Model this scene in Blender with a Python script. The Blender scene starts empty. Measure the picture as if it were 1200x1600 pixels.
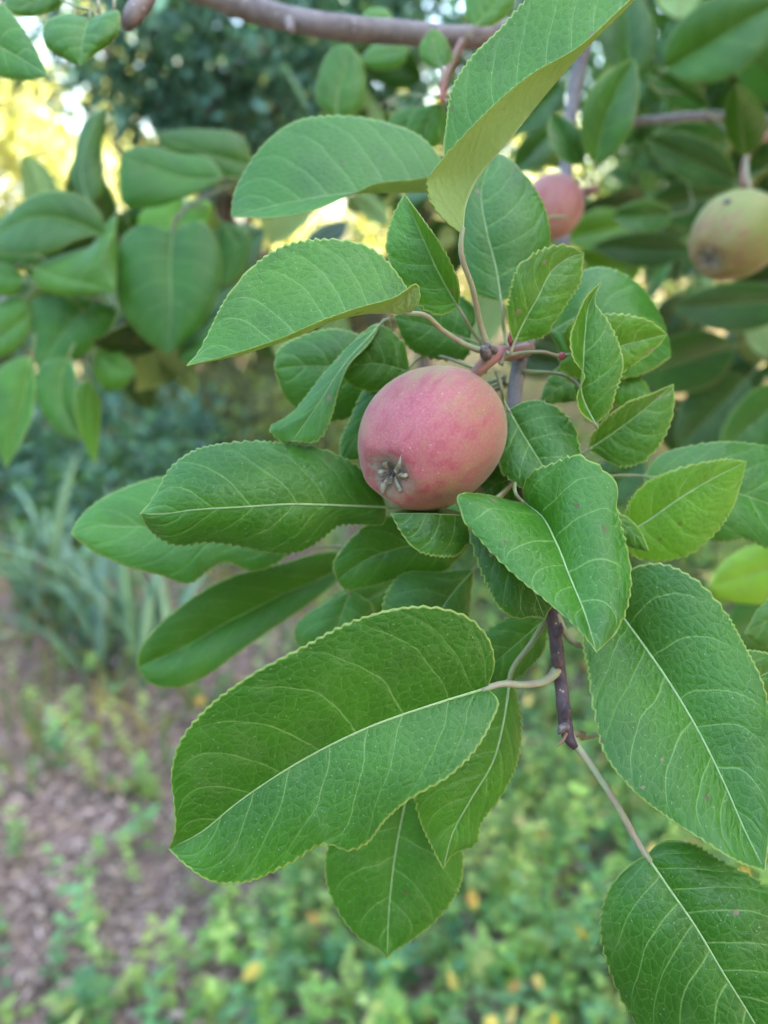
import bpy, math, random
import numpy as np
from mathutils import Vector, Matrix

random.seed(7); rng = np.random.default_rng(11)
scn = bpy.context.scene
COL = scn.collection

# ------------------------------------------------------------------ camera
CAM = np.array([0.0, 0.0, 1.40]); PITCH = math.radians(20)
cd = bpy.data.cameras.new('camera'); cam = bpy.data.objects.new('camera', cd); COL.objects.link(cam)
cam.location = CAM; cam.rotation_euler = (math.radians(90) - PITCH, 0, 0)
cd.sensor_fit = 'VERTICAL'; cd.sensor_height = 36.0; cd.sensor_width = 27.0; cd.lens = 26.0
cd.clip_start = 0.02; cd.clip_end = 500
cd.dof.use_dof = True; cd.dof.focus_distance = 0.222; cd.dof.aperture_fstop = 26 / 4.0
scn.camera = cam
F = 1600 * 26 / 36.0
RIGHT = np.array([1.0, 0, 0]); FWD = np.array([0, math.cos(PITCH), -math.sin(PITCH)]); UP = np.array([0, math.sin(PITCH), math.cos(PITCH)])
def P(p):
    """(x px, y px, depth cm) of the 1200x1600 view -> world metres"""
    p = np.asarray(p, float); d = p[..., 2:3] * 0.01
    return CAM + d * ((p[..., 0:1] - 600) / F * RIGHT - (p[..., 1:2] - 800) / F * UP + FWD)

# ------------------------------------------------------------------ sky, sun, exposure
SUN_AZ, SUN_EL = math.radians(100), math.radians(38)
w = bpy.data.worlds.new('World'); scn.world = w; w.use_nodes = True
nt = w.node_tree; bg = nt.nodes['Background']
sky = nt.nodes.new('ShaderNodeTexSky'); sky.sky_type = 'NISHITA'; sky.sun_disc = False
sky.sun_elevation = SUN_EL; sky.sun_rotation = SUN_AZ; sky.dust_density = 3.0; sky.air_density = 1.0; sky.ozone_density = 1.0
nt.links.new(sky.outputs[0], bg.inputs[0]); bg.inputs[1].default_value = 0.15
sl = bpy.data.lights.new('sun', 'SUN'); sun = bpy.data.objects.new('sun', sl); COL.objects.link(sun)
sl.energy = 5.0; sl.angle = math.radians(0.53); sl.color = (1.0, 0.95, 0.86)
sdir = Vector((math.sin(SUN_AZ) * math.cos(SUN_EL), math.cos(SUN_AZ) * math.cos(SUN_EL), math.sin(SUN_EL)))
sun.rotation_euler = sdir.to_track_quat('Z', 'Y').to_euler(); sun.location = sdir * 30
vs = scn.view_settings; vs.view_transform = 'Standard'; vs.look = 'None'; vs.gamma = 1; vs.use_curve_mapping = False
vs.exposure = 3.75
vs.use_white_balance = True; vs.white_balance_temperature = 6900; vs.white_balance_tint = 8
scn.render.engine = 'CYCLES'; scn.cycles.use_denoising = True; scn.cycles.max_bounces = 5; scn.cycles.diffuse_bounces = 3; scn.cycles.glossy_bounces = 2; scn.cycles.transmission_bounces = 3
scn.cycles.use_adaptive_sampling = True; scn.cycles.adaptive_threshold = 0.02; scn.cycles.caustics_reflective = False; scn.cycles.caustics_refractive = False; scn.cycles.blur_glossy = 1.0
scn.cycles.transparent_max_bounces = 8

# ------------------------------------------------------------------ node helpers
class NT:
    def __init__(s, name):
        s.m = bpy.data.materials.new(name); s.m.use_nodes = True; s.t = s.m.node_tree; s.t.nodes.clear()
        s.out = s.t.nodes.new('ShaderNodeOutputMaterial')
    def n(s, typ, ins=None, **kw):
        nd = s.t.nodes.new('ShaderNode' + typ)
        for k, v in kw.items(): setattr(nd, k, v)
        if ins:
            for k, v in ins.items(): s.set(nd, k, v)
        return nd
    def set(s, nd, k, v):
        if isinstance(v, bpy.types.NodeSocket): s.t.links.new(v, nd.inputs[k])
        elif isinstance(v, bpy.types.Node): s.t.links.new(v.outputs[0], nd.inputs[k])
        else:
            sock = nd.inputs[k]
            if sock.type == 'RGBA' and len(v) == 3: v = (*v, 1)
            sock.default_value = v
    def math(s, op, a, b=None, c=None, clamp=False):
        nd = s.n('Math', {0: a}, operation=op, use_clamp=clamp)
        if b is not None: s.set(nd, 1, b)
        if c is not None: s.set(nd, 2, c)
        return nd.outputs[0]
    def ramp(s, v, a, b, lo=0.0, hi=1.0):
        nd = s.n('MapRange', {0: v, 1: a, 2: b, 3: lo, 4: hi}, interpolation_type='SMOOTHSTEP')
        return nd.outputs[0]
    def mix(s, f, a, b, blend='MIX'):
        nd = s.n('Mix', data_type='RGBA', blend_type=blend); nd.clamp_factor = True
        s.set(nd, 0, f); s.set(nd, 6, a); s.set(nd, 7, b); return nd.outputs[2]
    def attr(s, name, out=2, typ='GEOMETRY'):
        return s.n('Attribute', attribute_name=name, attribute_type=typ).outputs[out]
    def comb(s, x, y, z): return s.n('CombineXYZ', {0: x, 1: y, 2: z}).outputs[0]
    def noise(s, vec, scale, detail=2.0, rough=0.5, out=0):
        nd = s.n('TexNoise', {'Scale': scale, 'Detail': detail, 'Roughness': rough})
        if vec is not None: s.set(nd, 'Vector', vec)
        return nd.outputs[out]
    def fin(s, shader): s.t.links.new(shader if isinstance(shader, bpy.types.NodeSocket) else shader.outputs[0], s.out.inputs[0]); return s.m

def leaf_material(name, under=False):
    """phase/side/edge/net/mottle/pale come from the leaf's own growth pattern, stored on its vertices"""
    T = NT(name)
    ph, sv, ed, sp = T.attr('phase'), T.attr('side'), T.attr('edge'), T.attr('spacing')
    flat, vec, mp = T.attr('flat', 1), T.attr('net', 1), T.n('SeparateXYZ', {0: T.attr('mottle', 1)})
    big, pal, dk = mp.outputs[0], mp.outputs[1], mp.outputs[2]
    a = T.math('ABSOLUTE', sv)
    fr = T.math('FRACT', ph)
    dv = T.math('MULTIPLY', T.math('ABSOLUTE', T.math('SUBTRACT', fr, 0.5)), sp)      # cm from a side vein
    wid = T.math('MULTIPLY_ADD', a, -0.016, 0.035)
    v1 = T.math('SUBTRACT', 1.0, T.math('DIVIDE', dv, wid), clamp=True)
    v1 = T.math('MULTIPLY', v1, T.ramp(a, 0.72, 0.98, 1.0, 0.15))
    v1w = T.math('SUBTRACT', 1.0, T.math('DIVIDE', dv, 0.20), clamp=True)
    vo = T.n('TexVoronoi', {'Vector': vec, 'Scale': 1.0, 'Randomness': 0.9}, feature='DISTANCE_TO_EDGE', voronoi_dimensions='2D').outputs[0]
    v2 = T.ramp(vo, 0.010, 0.050, 1.0, 0.0)
    vo3 = T.n('TexVoronoi', {'Vector': vec, 'Scale': 3.3, 'Randomness': 1.0}, feature='DISTANCE_TO_EDGE', voronoi_dimensions='2D').outputs[0]
    vein = T.math('MAXIMUM', v1, T.math('MULTIPLY', v2, 0.36))
    tint = T.n('ObjectInfo').outputs[1]
    fine = T.noise(flat, 9.0, 2.0, 0.7)
    if not under:
        base = T.mix(big, (0.023, 0.130, 0.005), (0.066, 0.250, 0.010))
        base = T.mix(T.math('MULTIPLY', fine, 0.5), base, (0.015, 0.085, 0.005))
        base = T.mix(T.math('MULTIPLY', dk, 0.35), base, (0.013, 0.078, 0.006))
        base = T.mix(T.math('MULTIPLY', v1w, 0.16), base, (0.075, 0.25, 0.03))
        base = T.mix(T.ramp(vo3, 0.0, 0.12, 0.22, 0.0), base, (0.12, 0.33, 0.05))
        veincol = (0.30, 0.48, 0.14); vstr = 0.66
        base = T.mix(1.0, base, tint, 'MULTIPLY')
    else:
        base = T.mix(big, (0.34, 0.50, 0.16), (0.42, 0.58, 0.22))
        veincol = (0.48, 0.54, 0.26); vstr = 0.6
    base = T.mix(T.math('MULTIPLY', vein, vstr), base, veincol)
    # dust specks and a few brown blemishes
    spk = T.n('TexVoronoi', {'Vector': flat, 'Scale': 3.3, 'Randomness': 1.0}, voronoi_dimensions='2D')
    rnd = T.n('SeparateColor', {0: spk.outputs['Color']})
    few = T.math('GREATER_THAN', rnd.outputs[0], 0.74)
    base = T.mix(T.math('MULTIPLY', T.math('MULTIPLY', T.ramp(spk.outputs['Distance'], 0.03, 0.075, 1, 0), few), 0.5), base, (0.50, 0.55, 0.42))
    bl = T.n('TexVoronoi', {'Vector': vec, 'Scale': 0.15, 'Randomness': 1.0}, voronoi_dimensions='2D')
    br = T.n('SeparateColor', {0: bl.outputs['Color']})
    fb = T.math('GREATER_THAN', br.outputs[1], 0.74)
    base = T.mix(T.math('MULTIPLY', T.math('MULTIPLY', T.ramp(bl.outputs['Distance'], 0.02, 0.055, 1, 0), fb), 0.9), base, (0.13, 0.06, 0.03))
    scar = T.attr('scar')
    base = T.mix(T.ramp(T.math('ADD', scar, T.math('MULTIPLY', T.math('SUBTRACT', fine, .5), .9)), .45, .62), base, T.mix(fine, (0.10, 0.05, 0.025), (0.36, 0.27, 0.17)))
    base = T.mix(T.math('MULTIPLY', pal, 0.12), base, (0.22, 0.35, 0.13))
    # pale yellow-green rim
    rim = T.ramp(ed, 0.030, 0.090, 1.0, 0.0)
    base = T.mix(T.math('MULTIPLY', rim, T.math('MULTIPLY_ADD', fine, 0.9, 0.2)), base, (0.42, 0.52, 0.13))
    # relief
    h = T.math('ADD', T.math('MULTIPLY', T.ramp(vo, 0.0, 0.35), 0.55), T.math('MULTIPLY', T.ramp(vo3, 0.0, 0.4), 0.22))
    h = T.math('ADD', h, T.math('MULTIPLY', v1w, -1.2))
    if under: h = T.math('MULTIPLY', h, -1.0)
    bump = T.n('Bump', {'Height': h, 'Strength': 0.32, 'Distance': 0.0006})
    rough = T.math('MULTIPLY_ADD', fine, 0.22, 0.34 if not under else 0.62)
    pr = T.n('BsdfPrincipled', {'Base Color': base, 'Roughness': rough, 'Normal': bump.outputs[0], 'IOR': 1.45, 'Specular IOR Level': 0.58 if not under else 0.25})
    trc = T.mix(1.0, T.mix(T.math('MULTIPLY', vein, 0.5), (0.23, 0.45, 0.03), (0.14, 0.25, 0.03)), tint, 'MULTIPLY')
    tr = T.n('BsdfTranslucent', {'Color': trc})
    return T.fin(T.n('MixShader', {0: 0.42 if under else 0.34, 1: pr.outputs[0], 2: tr.outputs[0]}))

def simple(name, col, rough=0.6, col2=None, nscale=200.0, bump=0.0, bscale=None, trans=None, spec=0.4, tinted=False):
    T = NT(name); tc = T.n('TexCoord').outputs['Object']
    base = col
    if col2 is not None: base = T.mix(T.ramp(T.noise(tc, nscale, 3.0, 0.6), 0.3, 0.7), col, col2)
    if tinted: base = T.mix(1.0, base, T.n('ObjectInfo').outputs[1], 'MULTIPLY')
    ins = {'Base Color': base, 'Roughness': rough, 'Specular IOR Level': spec}
    if bump: ins['Normal'] = T.n('Bump', {'Height': T.noise(tc, bscale or nscale, 3.0), 'Strength': bump, 'Distance': 0.0008}).outputs[0]
    pr = T.n('BsdfPrincipled', ins)
    if trans is None: return T.fin(pr)
    tr = T.n('BsdfTranslucent', {'Color': trans})
    return T.fin(T.n('MixShader', {0: 0.3, 1: pr.outputs[0], 2: tr.outputs[0]}))

def bark_material(name, c1, c2, spots, scale=1.0):
    T = NT(name); tc = T.n('TexCoord').outputs['Object']
    base = T.mix(T.ramp(T.noise(tc, 220 * scale, 4.0, 0.65), 0.3, 0.7), c1, c2)
    base = T.mix(T.math('MULTIPLY', T.ramp(T.noise(tc, 60 * scale, 3.0), 0.45, 0.7), 0.6), base, tuple(0.5 * (x + y) + 0.06 for x, y in zip(c1, c2)))
    vo = T.n('TexVoronoi', {'Vector': tc, 'Scale': 420 * scale, 'Randomness': 1.0})
    few = T.math('GREATER_THAN', T.n('SeparateColor', {0: vo.outputs['Color']}).outputs[0], 0.72)
    base = T.mix(T.math('MULTIPLY', T.ramp(vo.outputs['Distance'], 0.10, 0.24, 1, 0), few), base, spots)
    b = T.n('Bump', {'Height': T.noise(tc, 500 * scale, 4.0, 0.7), 'Strength': 0.9, 'Distance': 0.0009})
    return T.fin(T.n('BsdfPrincipled', {'Base Color': base, 'Roughness': 0.62, 'Normal': b.outputs[0]}))

def card_material(name, trans=0.35, rough=0.5):
    """foliage whose leaves carry their own colour in the attribute 'leafcol'"""
    T = NT(name); c = T.attr('leafcol', 0)
    pr = T.n('BsdfPrincipled', {'Base Color': c, 'Roughness': rough, 'Specular IOR Level': 0.4})
    tr = T.n('BsdfTranslucent', {'Color': T.mix(1.0, c, (2.2, 2.0, 0.9), 'MULTIPLY')})
    return T.fin(T.n('MixShader', {0: trans, 1: pr.outputs[0], 2: tr.outputs[0]}))

M = {}
M['leaf'] = leaf_material('leaf_upper'); M['under'] = leaf_material('leaf_underside', True)
M['rib'] = simple('leaf_rib', (0.34, 0.46, 0.20), 0.55, (0.27, 0.40, 0.16), 300)
M['petiole'] = simple('petiole_green', (0.22, 0.29, 0.12), 0.6, (0.25, 0.22, 0.14), 90, 0.2, 900)
M['petiole_pink'] = simple('petiole_pink', (0.31, 0.235, 0.17), 0.6, (0.29, 0.33, 0.18), 150, 0.2, 900)
M['twig'] = bark_material('young_bark', (0.040, 0.022, 0.028), (0.085, 0.045, 0.055), (0.36, 0.24, 0.18))
M['oldtwig'] = bark_material('grey_bark', (0.105, 0.092, 0.092), (0.19, 0.17, 0.165), (0.28, 0.25, 0.22))
M['limb'] = bark_material('limb_bark', (0.105, 0.08, 0.075), (0.225, 0.175, 0.165), (0.36, 0.32, 0.31), 0.55)
M['spur'] = simple('spur_skin', (0.34, 0.12, 0.12), 0.55, (0.22, 0.14, 0.09), 160, 0.4, 700)
M['redbud'] = simple('bud_red', (0.33, 0.05, 0.06), 0.5, (0.26, 0.10, 0.07), 300)
M['darkbud'] = simple('bud_dark', (0.055, 0.04, 0.04), 0.7, (0.20, 0.17, 0.16), 700, 0.5, 900)
M['trunk'] = bark_material('trunk_bark', (0.06, 0.045, 0.035), (0.13, 0.10, 0.08), (0.2, 0.18, 0.15), 0.06)
M['cards'] = card_material('foliage'); M['dry'] = card_material('dry_litter', 0.1, 0.8)
M['blade'] = card_material('strap_leaf', 0.25, 0.45)

# ------------------------------------------------------------------ mesh helpers
def mesh_obj(name, V, faces, mats, parent=None, smooth=True, mi=None, attrs=None, loc=None):
    """V (n,3) world coordinates; origin is put at loc"""
    V = np.asarray(V, float); loc = np.zeros(3) if loc is None else np.asarray(loc, float)
    me = bpy.data.meshes.new(name)
    if isinstance(faces, np.ndarray):
        n, k = faces.shape
        me.vertices.add(len(V)); me.vertices.foreach_set('co', (V - loc).astype(np.float32).ravel())
        me.loops.add(n * k); me.loops.foreach_set('vertex_index', faces.astype(np.int32).ravel())
        me.polygons.add(n); me.polygons.foreach_set('loop_start', np.arange(0, n * k, k, dtype=np.int32))
    else: me.from_pydata([tuple(v) for v in V - loc], [], faces)
    for m in (mats if isinstance(mats, (list, tuple)) else [mats]): me.materials.append(m)
    if mi is not None: me.polygons.foreach_set('material_index', np.asarray(mi, np.int32))
    me.polygons.foreach_set('use_smooth', np.full(len(me.polygons), smooth))
    for k, (typ, arr) in (attrs or {}).items():
        at = me.attributes.new(k, typ, 'POINT')
        at.data.foreach_set({'FLOAT': 'value', 'FLOAT_VECTOR': 'vector', 'FLOAT_COLOR': 'color'}[typ], np.asarray(arr, np.float32).ravel())
    me.update(calc_edges=True); me.validate()
    o = bpy.data.objects.new(name, me); COL.objects.link(o)
    if parent is not None:
        o.parent = parent; o.location = loc - np.array(parent['_o'])
    else: o.location = loc
    o['_o'] = [float(x) for x in loc]
    return o
def tag(o, label, cat, group=None, kind=None):
    o['label'] = label; o['category'] = cat
    if group: o['group'] = group
    if kind: o['kind'] = kind
    return o

def spline(pts, t):
    """chord-length cubic through pts (n,k), sampled at t in 0..1"""
    pts = np.asarray(pts, float)
    s = np.r_[0, np.cumsum(np.maximum(np.linalg.norm(np.diff(pts[:, :2], axis=0), axis=1), 1e-6))]; s /= s[-1]
    d = np.diff(pts, axis=0) / np.diff(s)[:, None]
    m = np.zeros_like(pts); m[0] = d[0]; m[-1] = d[-1]
    h = np.diff(s)
    if len(pts) > 2: m[1:-1] = (d[:-1] * h[1:, None] + d[1:] * h[:-1, None]) / (h[1:] + h[:-1])[:, None]
    i = np.clip(np.searchsorted(s, t, 'right') - 1, 0, len(h) - 1)
    u = ((t - s[i]) / h[i])[:, None]; H = h[i][:, None]
    return (2*u**3 - 3*u**2 + 1) * pts[i] + (u**3 - 2*u**2 + u) * H * m[i] + (-2*u**3 + 3*u**2) * pts[i+1] + (u**3 - u**2) * H * m[i+1]
def spline3(pts, t):
    pts = np.asarray(pts, float)
    q = np.c_[np.r_[0, np.cumsum(np.linalg.norm(np.diff(pts, axis=0), axis=1))], np.zeros(len(pts)), pts]
    return spline(q, t)[:, 2:]

def tube_geo(C, R, ns=8, cap=True, squash=None):
    C = np.asarray(C, float); n = len(C); R = np.broadcast_to(np.asarray(R, float), (n,)) if np.ndim(R) < 2 else R
    T = np.gradient(C, axis=0); T /= np.linalg.norm(T, axis=1)[:, None] + 1e-12
    u = np.cross(T[0], [0.13, 0.31, 0.94]); u /= np.linalg.norm(u)
    ang = np.linspace(0, 2 * np.pi, ns, endpoint=False); V = np.zeros((n, ns, 3))
    for i in range(n):
        u = u - T[i] * (u @ T[i]); u /= np.linalg.norm(u); v = np.cross(T[i], u)
        r = R[i] if np.ndim(R) == 1 else R[i][:, None]
        V[i] = C[i] + r * (np.cos(ang)[:, None] * u + np.sin(ang)[:, None] * v)
    idx = np.arange(n * ns).reshape(n, ns)
    a, b = idx[:-1], idx[1:]
    f = np.stack([a, np.roll(a, -1, 1), np.roll(b, -1, 1), b], -1).reshape(-1, 4)
    V = V.reshape(-1, 3)
    if cap:
        V = np.vstack([V, C[:1], C[-1:]]); k = n * ns
        f = np.vstack([f, [[k, idx[0][(j+1) % ns], idx[0][j], idx[0][j]] for j in range(0)]]) if False else f
        c0 = [[k, idx[0][(j+1) % ns], idx[0][j]] for j in range(ns)]; c1 = [[k+1, idx[-1][j], idx[-1][(j+1) % ns]] for j in range(ns)]
        return V, [tuple(x) for x in f] + [tuple(x) for x in c0 + c1]
    return V, f
def tube(name, pts, radii, mat, parent=None, n=24, ns=8, px=True, bumpy=0.0, loc=None):
    """pts (x,y,d) in view px/cm when px else world; radii in mm at the control points"""
    W = P(np.asarray(pts, float)) if px else np.asarray(pts, float)
    t = np.linspace(0, 1, n); C = spline3(W, t)
    seg = np.r_[0, np.cumsum(np.linalg.norm(np.diff(W, axis=0), axis=1))]; seg /= seg[-1]
    R = np.interp(t, seg, radii) * 0.001
    if bumpy:
        ph = rng.uniform(0, 6.28, 6)
        R = R * (1 + bumpy * (np.sin(t * n * 0.9 + ph[0]) * 0.5 + np.sin(t * n * 2.1 + ph[1]) * 0.5) * rng.uniform(0.4, 1.2, n))
    V, f = tube_geo(C, R, ns)
    return mesh_obj(name, V, f, mat, parent, loc=C[0] if loc is None else loc)

# ------------------------------------------------------------------ one leaf
_tab = np.random.default_rng(5).random((64, 64))
def vnoise(x, y, oct=2):
    """smooth value noise 0..1"""
    r = 0; amp = 1; tot = 0
    for k in range(oct):
        xi = np.floor(x).astype(int); yi = np.floor(y).astype(int); fx = x - xi; fy = y - yi
        fx = fx * fx * (3 - 2 * fx); fy = fy * fy * (3 - 2 * fy); g = lambda a, b: _tab[(xi + a) % 64, (yi + b) % 64]
        r = r + amp * ((g(0, 0) * (1 - fx) + g(1, 0) * fx) * (1 - fy) + (g(0, 1) * (1 - fx) + g(1, 1) * fx) * fy)
        tot += amp; amp *= .5; x = x * 2.03 + 7.1; y = y * 2.03 + 3.7
    return r / tot
PROF_T = np.array([0, .06, .15, .28, .45, .62, .78, .90, .97, 1.0]); PROF_W = np.array([0, .36, .66, .90, 1.0, .93, .70, .40, .14, 0])
LEAFN = [0]
def leaf(parent, mid, e1, e2, d, o1=0.0, o2=0.0, att=None, q=2, camber=0.25, wave=0.12, tint=(1, 1, 1), teeth=None, nv=None, pet=0.8, ptmat='petiole', stub=0.004, rib=True):
    """mid, e1, e2: px polylines base->tip; d: depths (cm) along mid; o1/o2: how much farther (cm) each edge lies"""
    LEAFN[0] += 1; seed = LEAFN[0]; lr = np.random.default_rng(seed)
    nu, ns = {2: (230, 13), 1: (120, 8), 0: (56, 5)}[q]
    mid = np.asarray(mid, float); d = np.asarray(d, float)
    sm = np.r_[0, np.cumsum(np.linalg.norm(np.diff(mid[:, :2], axis=0), axis=1))]; Lpx = sm[-1]; sm = sm / Lpx
    dm = np.interp(sm, np.linspace(0, 1, len(d)), d)
    mid3 = np.c_[mid[:, :2], dm]
    t = np.linspace(0, 1, nu); Mi = spline(mid3, t)
    def edge(e, off):
        e = [tuple(x) for x in e]
        ex = np.array([mid[0, :2]] + [x[:2] for x in e] + [mid[-1, :2]], float)
        s = np.r_[0, np.cumsum(np.linalg.norm(np.diff(ex, axis=0), axis=1))]; s /= s[-1]
        dd = np.array([0] + [x[2] if len(x) > 2 else off * math.sin(math.pi * min(max(si, .03), .97)) ** 0.6 for x, si in zip(e, s[1:-1])] + [0], float)
        return spline(np.c_[ex, np.interp(s, sm, dm) + dd], t)
    E1, E2 = edge(e1, o1), edge(e2, o2)
    Tm = np.gradient(Mi[:, :2], axis=0)
    def leftness(E): v = E[:, :2] - Mi[:, :2]; return np.mean(Tm[:, 0] * -v[:, 1] - Tm[:, 1] * -v[:, 0])   # y down -> flip
    L_, R_ = (E1, E2) if leftness(E1) > leftness(E2) else (E2, E1)
    s1 = 1 - (1 - np.linspace(0, 1, ns + 1)) ** 1.45          # denser towards the margin
    cmpx = dm.mean() / F                                       # cm per px
    Lcm = Lpx * cmpx
    nt_ = teeth if teeth is not None else max(14, int(Lcm * 4.6))
    rows = []; sides = []
    for sign, E in ((-1, L_), (1, R_)):
        out = E[:, :2] - Mi[:, :2]; wpx = np.linalg.norm(out, axis=1)[:, None] + 1e-6; out = out / wpx
        el = np.r_[0, np.cumsum(np.linalg.norm(np.diff(E[:, :2], axis=0), axis=1))]; el /= el[-1]
        jit = np.interp(el, np.linspace(0, 1, 9), lr.normal(0, 0.9, 9))
        f = np.mod(el * nt_ + jit, 1.0); tooth = np.where(f < .76, f / .76, (1 - f) / .24)
        amp = (0.085 / cmpx) * np.clip(el / 0.16, 0.1, 1) * np.clip((1 - el) / 0.05, 0, 1) * (0.35 + 0.95 * np.interp(el, np.linspace(0, 1, 22), lr.random(22)))
        amp = np.minimum(amp, wpx[:, 0] * 0.2)
        wv = sum(lr.normal(0, 1) * np.sin(k * math.pi * t + lr.uniform(0, 6.28)) / k ** 0.8 for k in (2, 3, 5, 7))
        wcm = (wpx[:, 0] * cmpx)
        for a in s1 if sign == 1 else s1[::-1]:
            p = Mi + (E - Mi) * a
            p[:, :2] += out * ((tooth - 0.45) * amp * a ** 22)[:, None]
            p[:, 2] += -camber * wcm * 4 * a * (1 - a) * 0.5 + wave * wv * a ** 2.2 * np.minimum(wcm, 2) * 0.5
            rows.append(p); sides.append(sign * max(a, 1e-5))
    A = np.array(rows)                       # (2ns+1, nu, 3)
    W = P(A); K = len(sides); sides = np.array(sides)
    # tangents and normals
    dS = np.gradient(W, axis=0); dT = np.gradient(W, axis=1)
    N = np.cross(dS, dT); ln = np.linalg.norm(N, axis=2)[..., None]; N = N / np.maximum(ln, 1e-12)
    Nm = N.mean(axis=(0, 1)); N = np.where(ln < 1e-9, Nm / (np.linalg.norm(Nm) + 1e-9), N)
    # fine quilting as real relief on near leaves
    th = 0.00028
    arc = np.zeros((K, nu)); c0 = ns
    step = np.linalg.norm(np.diff(W, axis=0), axis=2) * 100
    arc[c0+1:] = np.cumsum(step[c0:], axis=0); arc[:c0] = -np.cumsum(step[:c0][::-1], axis=0)[::-1]
    along = np.r_[0, np.cumsum(np.linalg.norm(np.diff(W[c0], axis=0), axis=1))] * 100; Lr = along[-1]
    edgec = np.where(sides[:, None] < 0, np.abs(arc[0])[None] - np.abs(arc), np.abs(arc[-1])[None] - np.abs(arc))
    a_ = np.abs(sides)[:, None]
    nvein = nv or int(np.clip(round(Lr * 0.78), 5, 9))
    u0 = t[None] - (0.19 * a_ + 0.08 * a_ ** 3)
    warp = np.cumsum(lr.uniform(0.72, 1.28, (2, 24)), axis=1)
    ph = np.where(sides[:, None] < 0, np.interp(u0 * nvein, np.arange(24) - 5, warp[0]), np.interp(u0 * nvein, np.arange(24) - 5, warp[1]) + 17.0)
    flat = np.stack([np.broadcast_to(along[None], arc.shape) + seed * 13.7, arc, np.full_like(arc, seed * 3.3)], -1)
    fx, fy = flat[..., 0], flat[..., 1] + seed * 5.9
    ph = ph + (vnoise(fx * .9, fy * .9) - .5) * .30
    sp_ = Lr / nvein
    net = np.stack([(fx * .62 + ph * sp_ * .38) * 3.6 + (vnoise(fx * 2.6 + 9, fy * 2.6) - .5) * .55, fy * 3.6 + (vnoise(fx * 2.6, fy * 2.6 + 31) - .5) * .55, fx * 0], -1)
    sm_ = lambda v, a, b: np.clip((v - a) / (b - a), 0, 1) ** 2 * (3 - 2 * np.clip((v - a) / (b - a), 0, 1))
    mott = np.stack([vnoise(fx * .55, fy * .55), sm_(vnoise(fx * 1.4 + 50, fy * 1.4, 3), .58, .80), sm_(vnoise(fx * .9 + 20, fy * .9 + 11, 3), .5, .8)], -1)
    scar = np.zeros_like(arc)
    for _ in range(lr.integers(0, 4)):
        tc, sc, rad = lr.uniform(.12, .95) * Lr, lr.uniform(-.95, .95), lr.uniform(.05, .16)
        cy = np.interp(tc, along, np.abs(arc[0] if sc < 0 else arc[-1])) * sc
        scar = np.maximum(scar, np.exp(-(((along[None] - tc) / rad) ** 2 + ((arc - cy) / (rad * lr.uniform(.5, 1.2))) ** 2)))
    Vt = W.reshape(-1, 3); Vb = (W - N * th).reshape(-1, 3)
    idx = np.arange(K * nu).reshape(K, nu)
    top = np.delete(np.stack([idx[:-1, :-1], idx[1:, :-1], idx[1:, 1:], idx[:-1, 1:]], -1), ns, axis=0).reshape(-1, 4)   # no face between the two midrib rows
    bot = (top + K * nu)[:, ::-1]
    r0 = np.stack([idx[0, :-1], idx[0, 1:], idx[0, 1:] + K*nu, idx[0, :-1] + K*nu], -1)
    r1 = np.stack([idx[-1, 1:], idx[-1, :-1], idx[-1, :-1] + K*nu, idx[-1, 1:] + K*nu], -1)
    faces = np.vstack([top, bot, r0, r1]); mi = np.r_[np.zeros(len(top)), np.ones(len(bot)), np.zeros(len(r0) + len(r1))]
    two = lambda x: np.concatenate([x.reshape(K*nu, -1)] * 2)
    base = W[c0, 0]
    o = mesh_obj('leaf', np.vstack([Vt, Vb]), faces, [M['leaf'], M['under']], parent, mi=mi, loc=base, attrs={
        'phase': ('FLOAT', two(ph)), 'side': ('FLOAT', two(np.broadcast_to(sides[:, None], (K, nu)).copy())),
        'edge': ('FLOAT', two(edgec)), 'spacing': ('FLOAT', np.full(2*K*nu, Lr / nvein)), 'net': ('FLOAT_VECTOR', two(net)), 'mottle': ('FLOAT_VECTOR', two(mott)), 'scar': ('FLOAT', two(scar)), 'flat': ('FLOAT_VECTOR', two(flat))})
    v = 0.9 + 0.2 * lr.random(); o.color = (tint[0] * v, tint[1] * v, tint[2] * v, 1)
    if rib and q > 0:
        k = np.linspace(0, nu - 1, 40).astype(int)[:-1]
        rr = np.interp(np.linspace(0, 1, len(k)), [0, .08, .5, 1], [.60, .45, .28, .11]) * 0.001 * min(1.0, Lr / 7.0) * (1.0 if q == 2 else .72)
        C = W[c0, k] + N[c0, k] * (rr * 0.30)[:, None]
        V, f = tube_geo(C, rr, 6); mesh_obj('midrib', V, f, M['rib'], o, loc=base)
    if att is not None:
        att = np.atleast_2d(np.asarray(att, float)); pw = P(att)
        tdir = W[c0, 2] - base; tdir /= np.linalg.norm(tdir)
        pts = np.vstack([base + tdir * 0.002, base - tdir * stub, pw]) if len(pw) == 1 or True else None
        tt = np.linspace(0, 1, 18); C = spline3(pts, tt)
        V, f = tube_geo(C, np.interp(tt, [0, .3, .85, 1], [.62, .72, .85, 1.25]) * 0.001 * pet, 8)
        mesh_obj('petiole', V, f, M[ptmat], o, loc=base)
    return o
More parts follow.
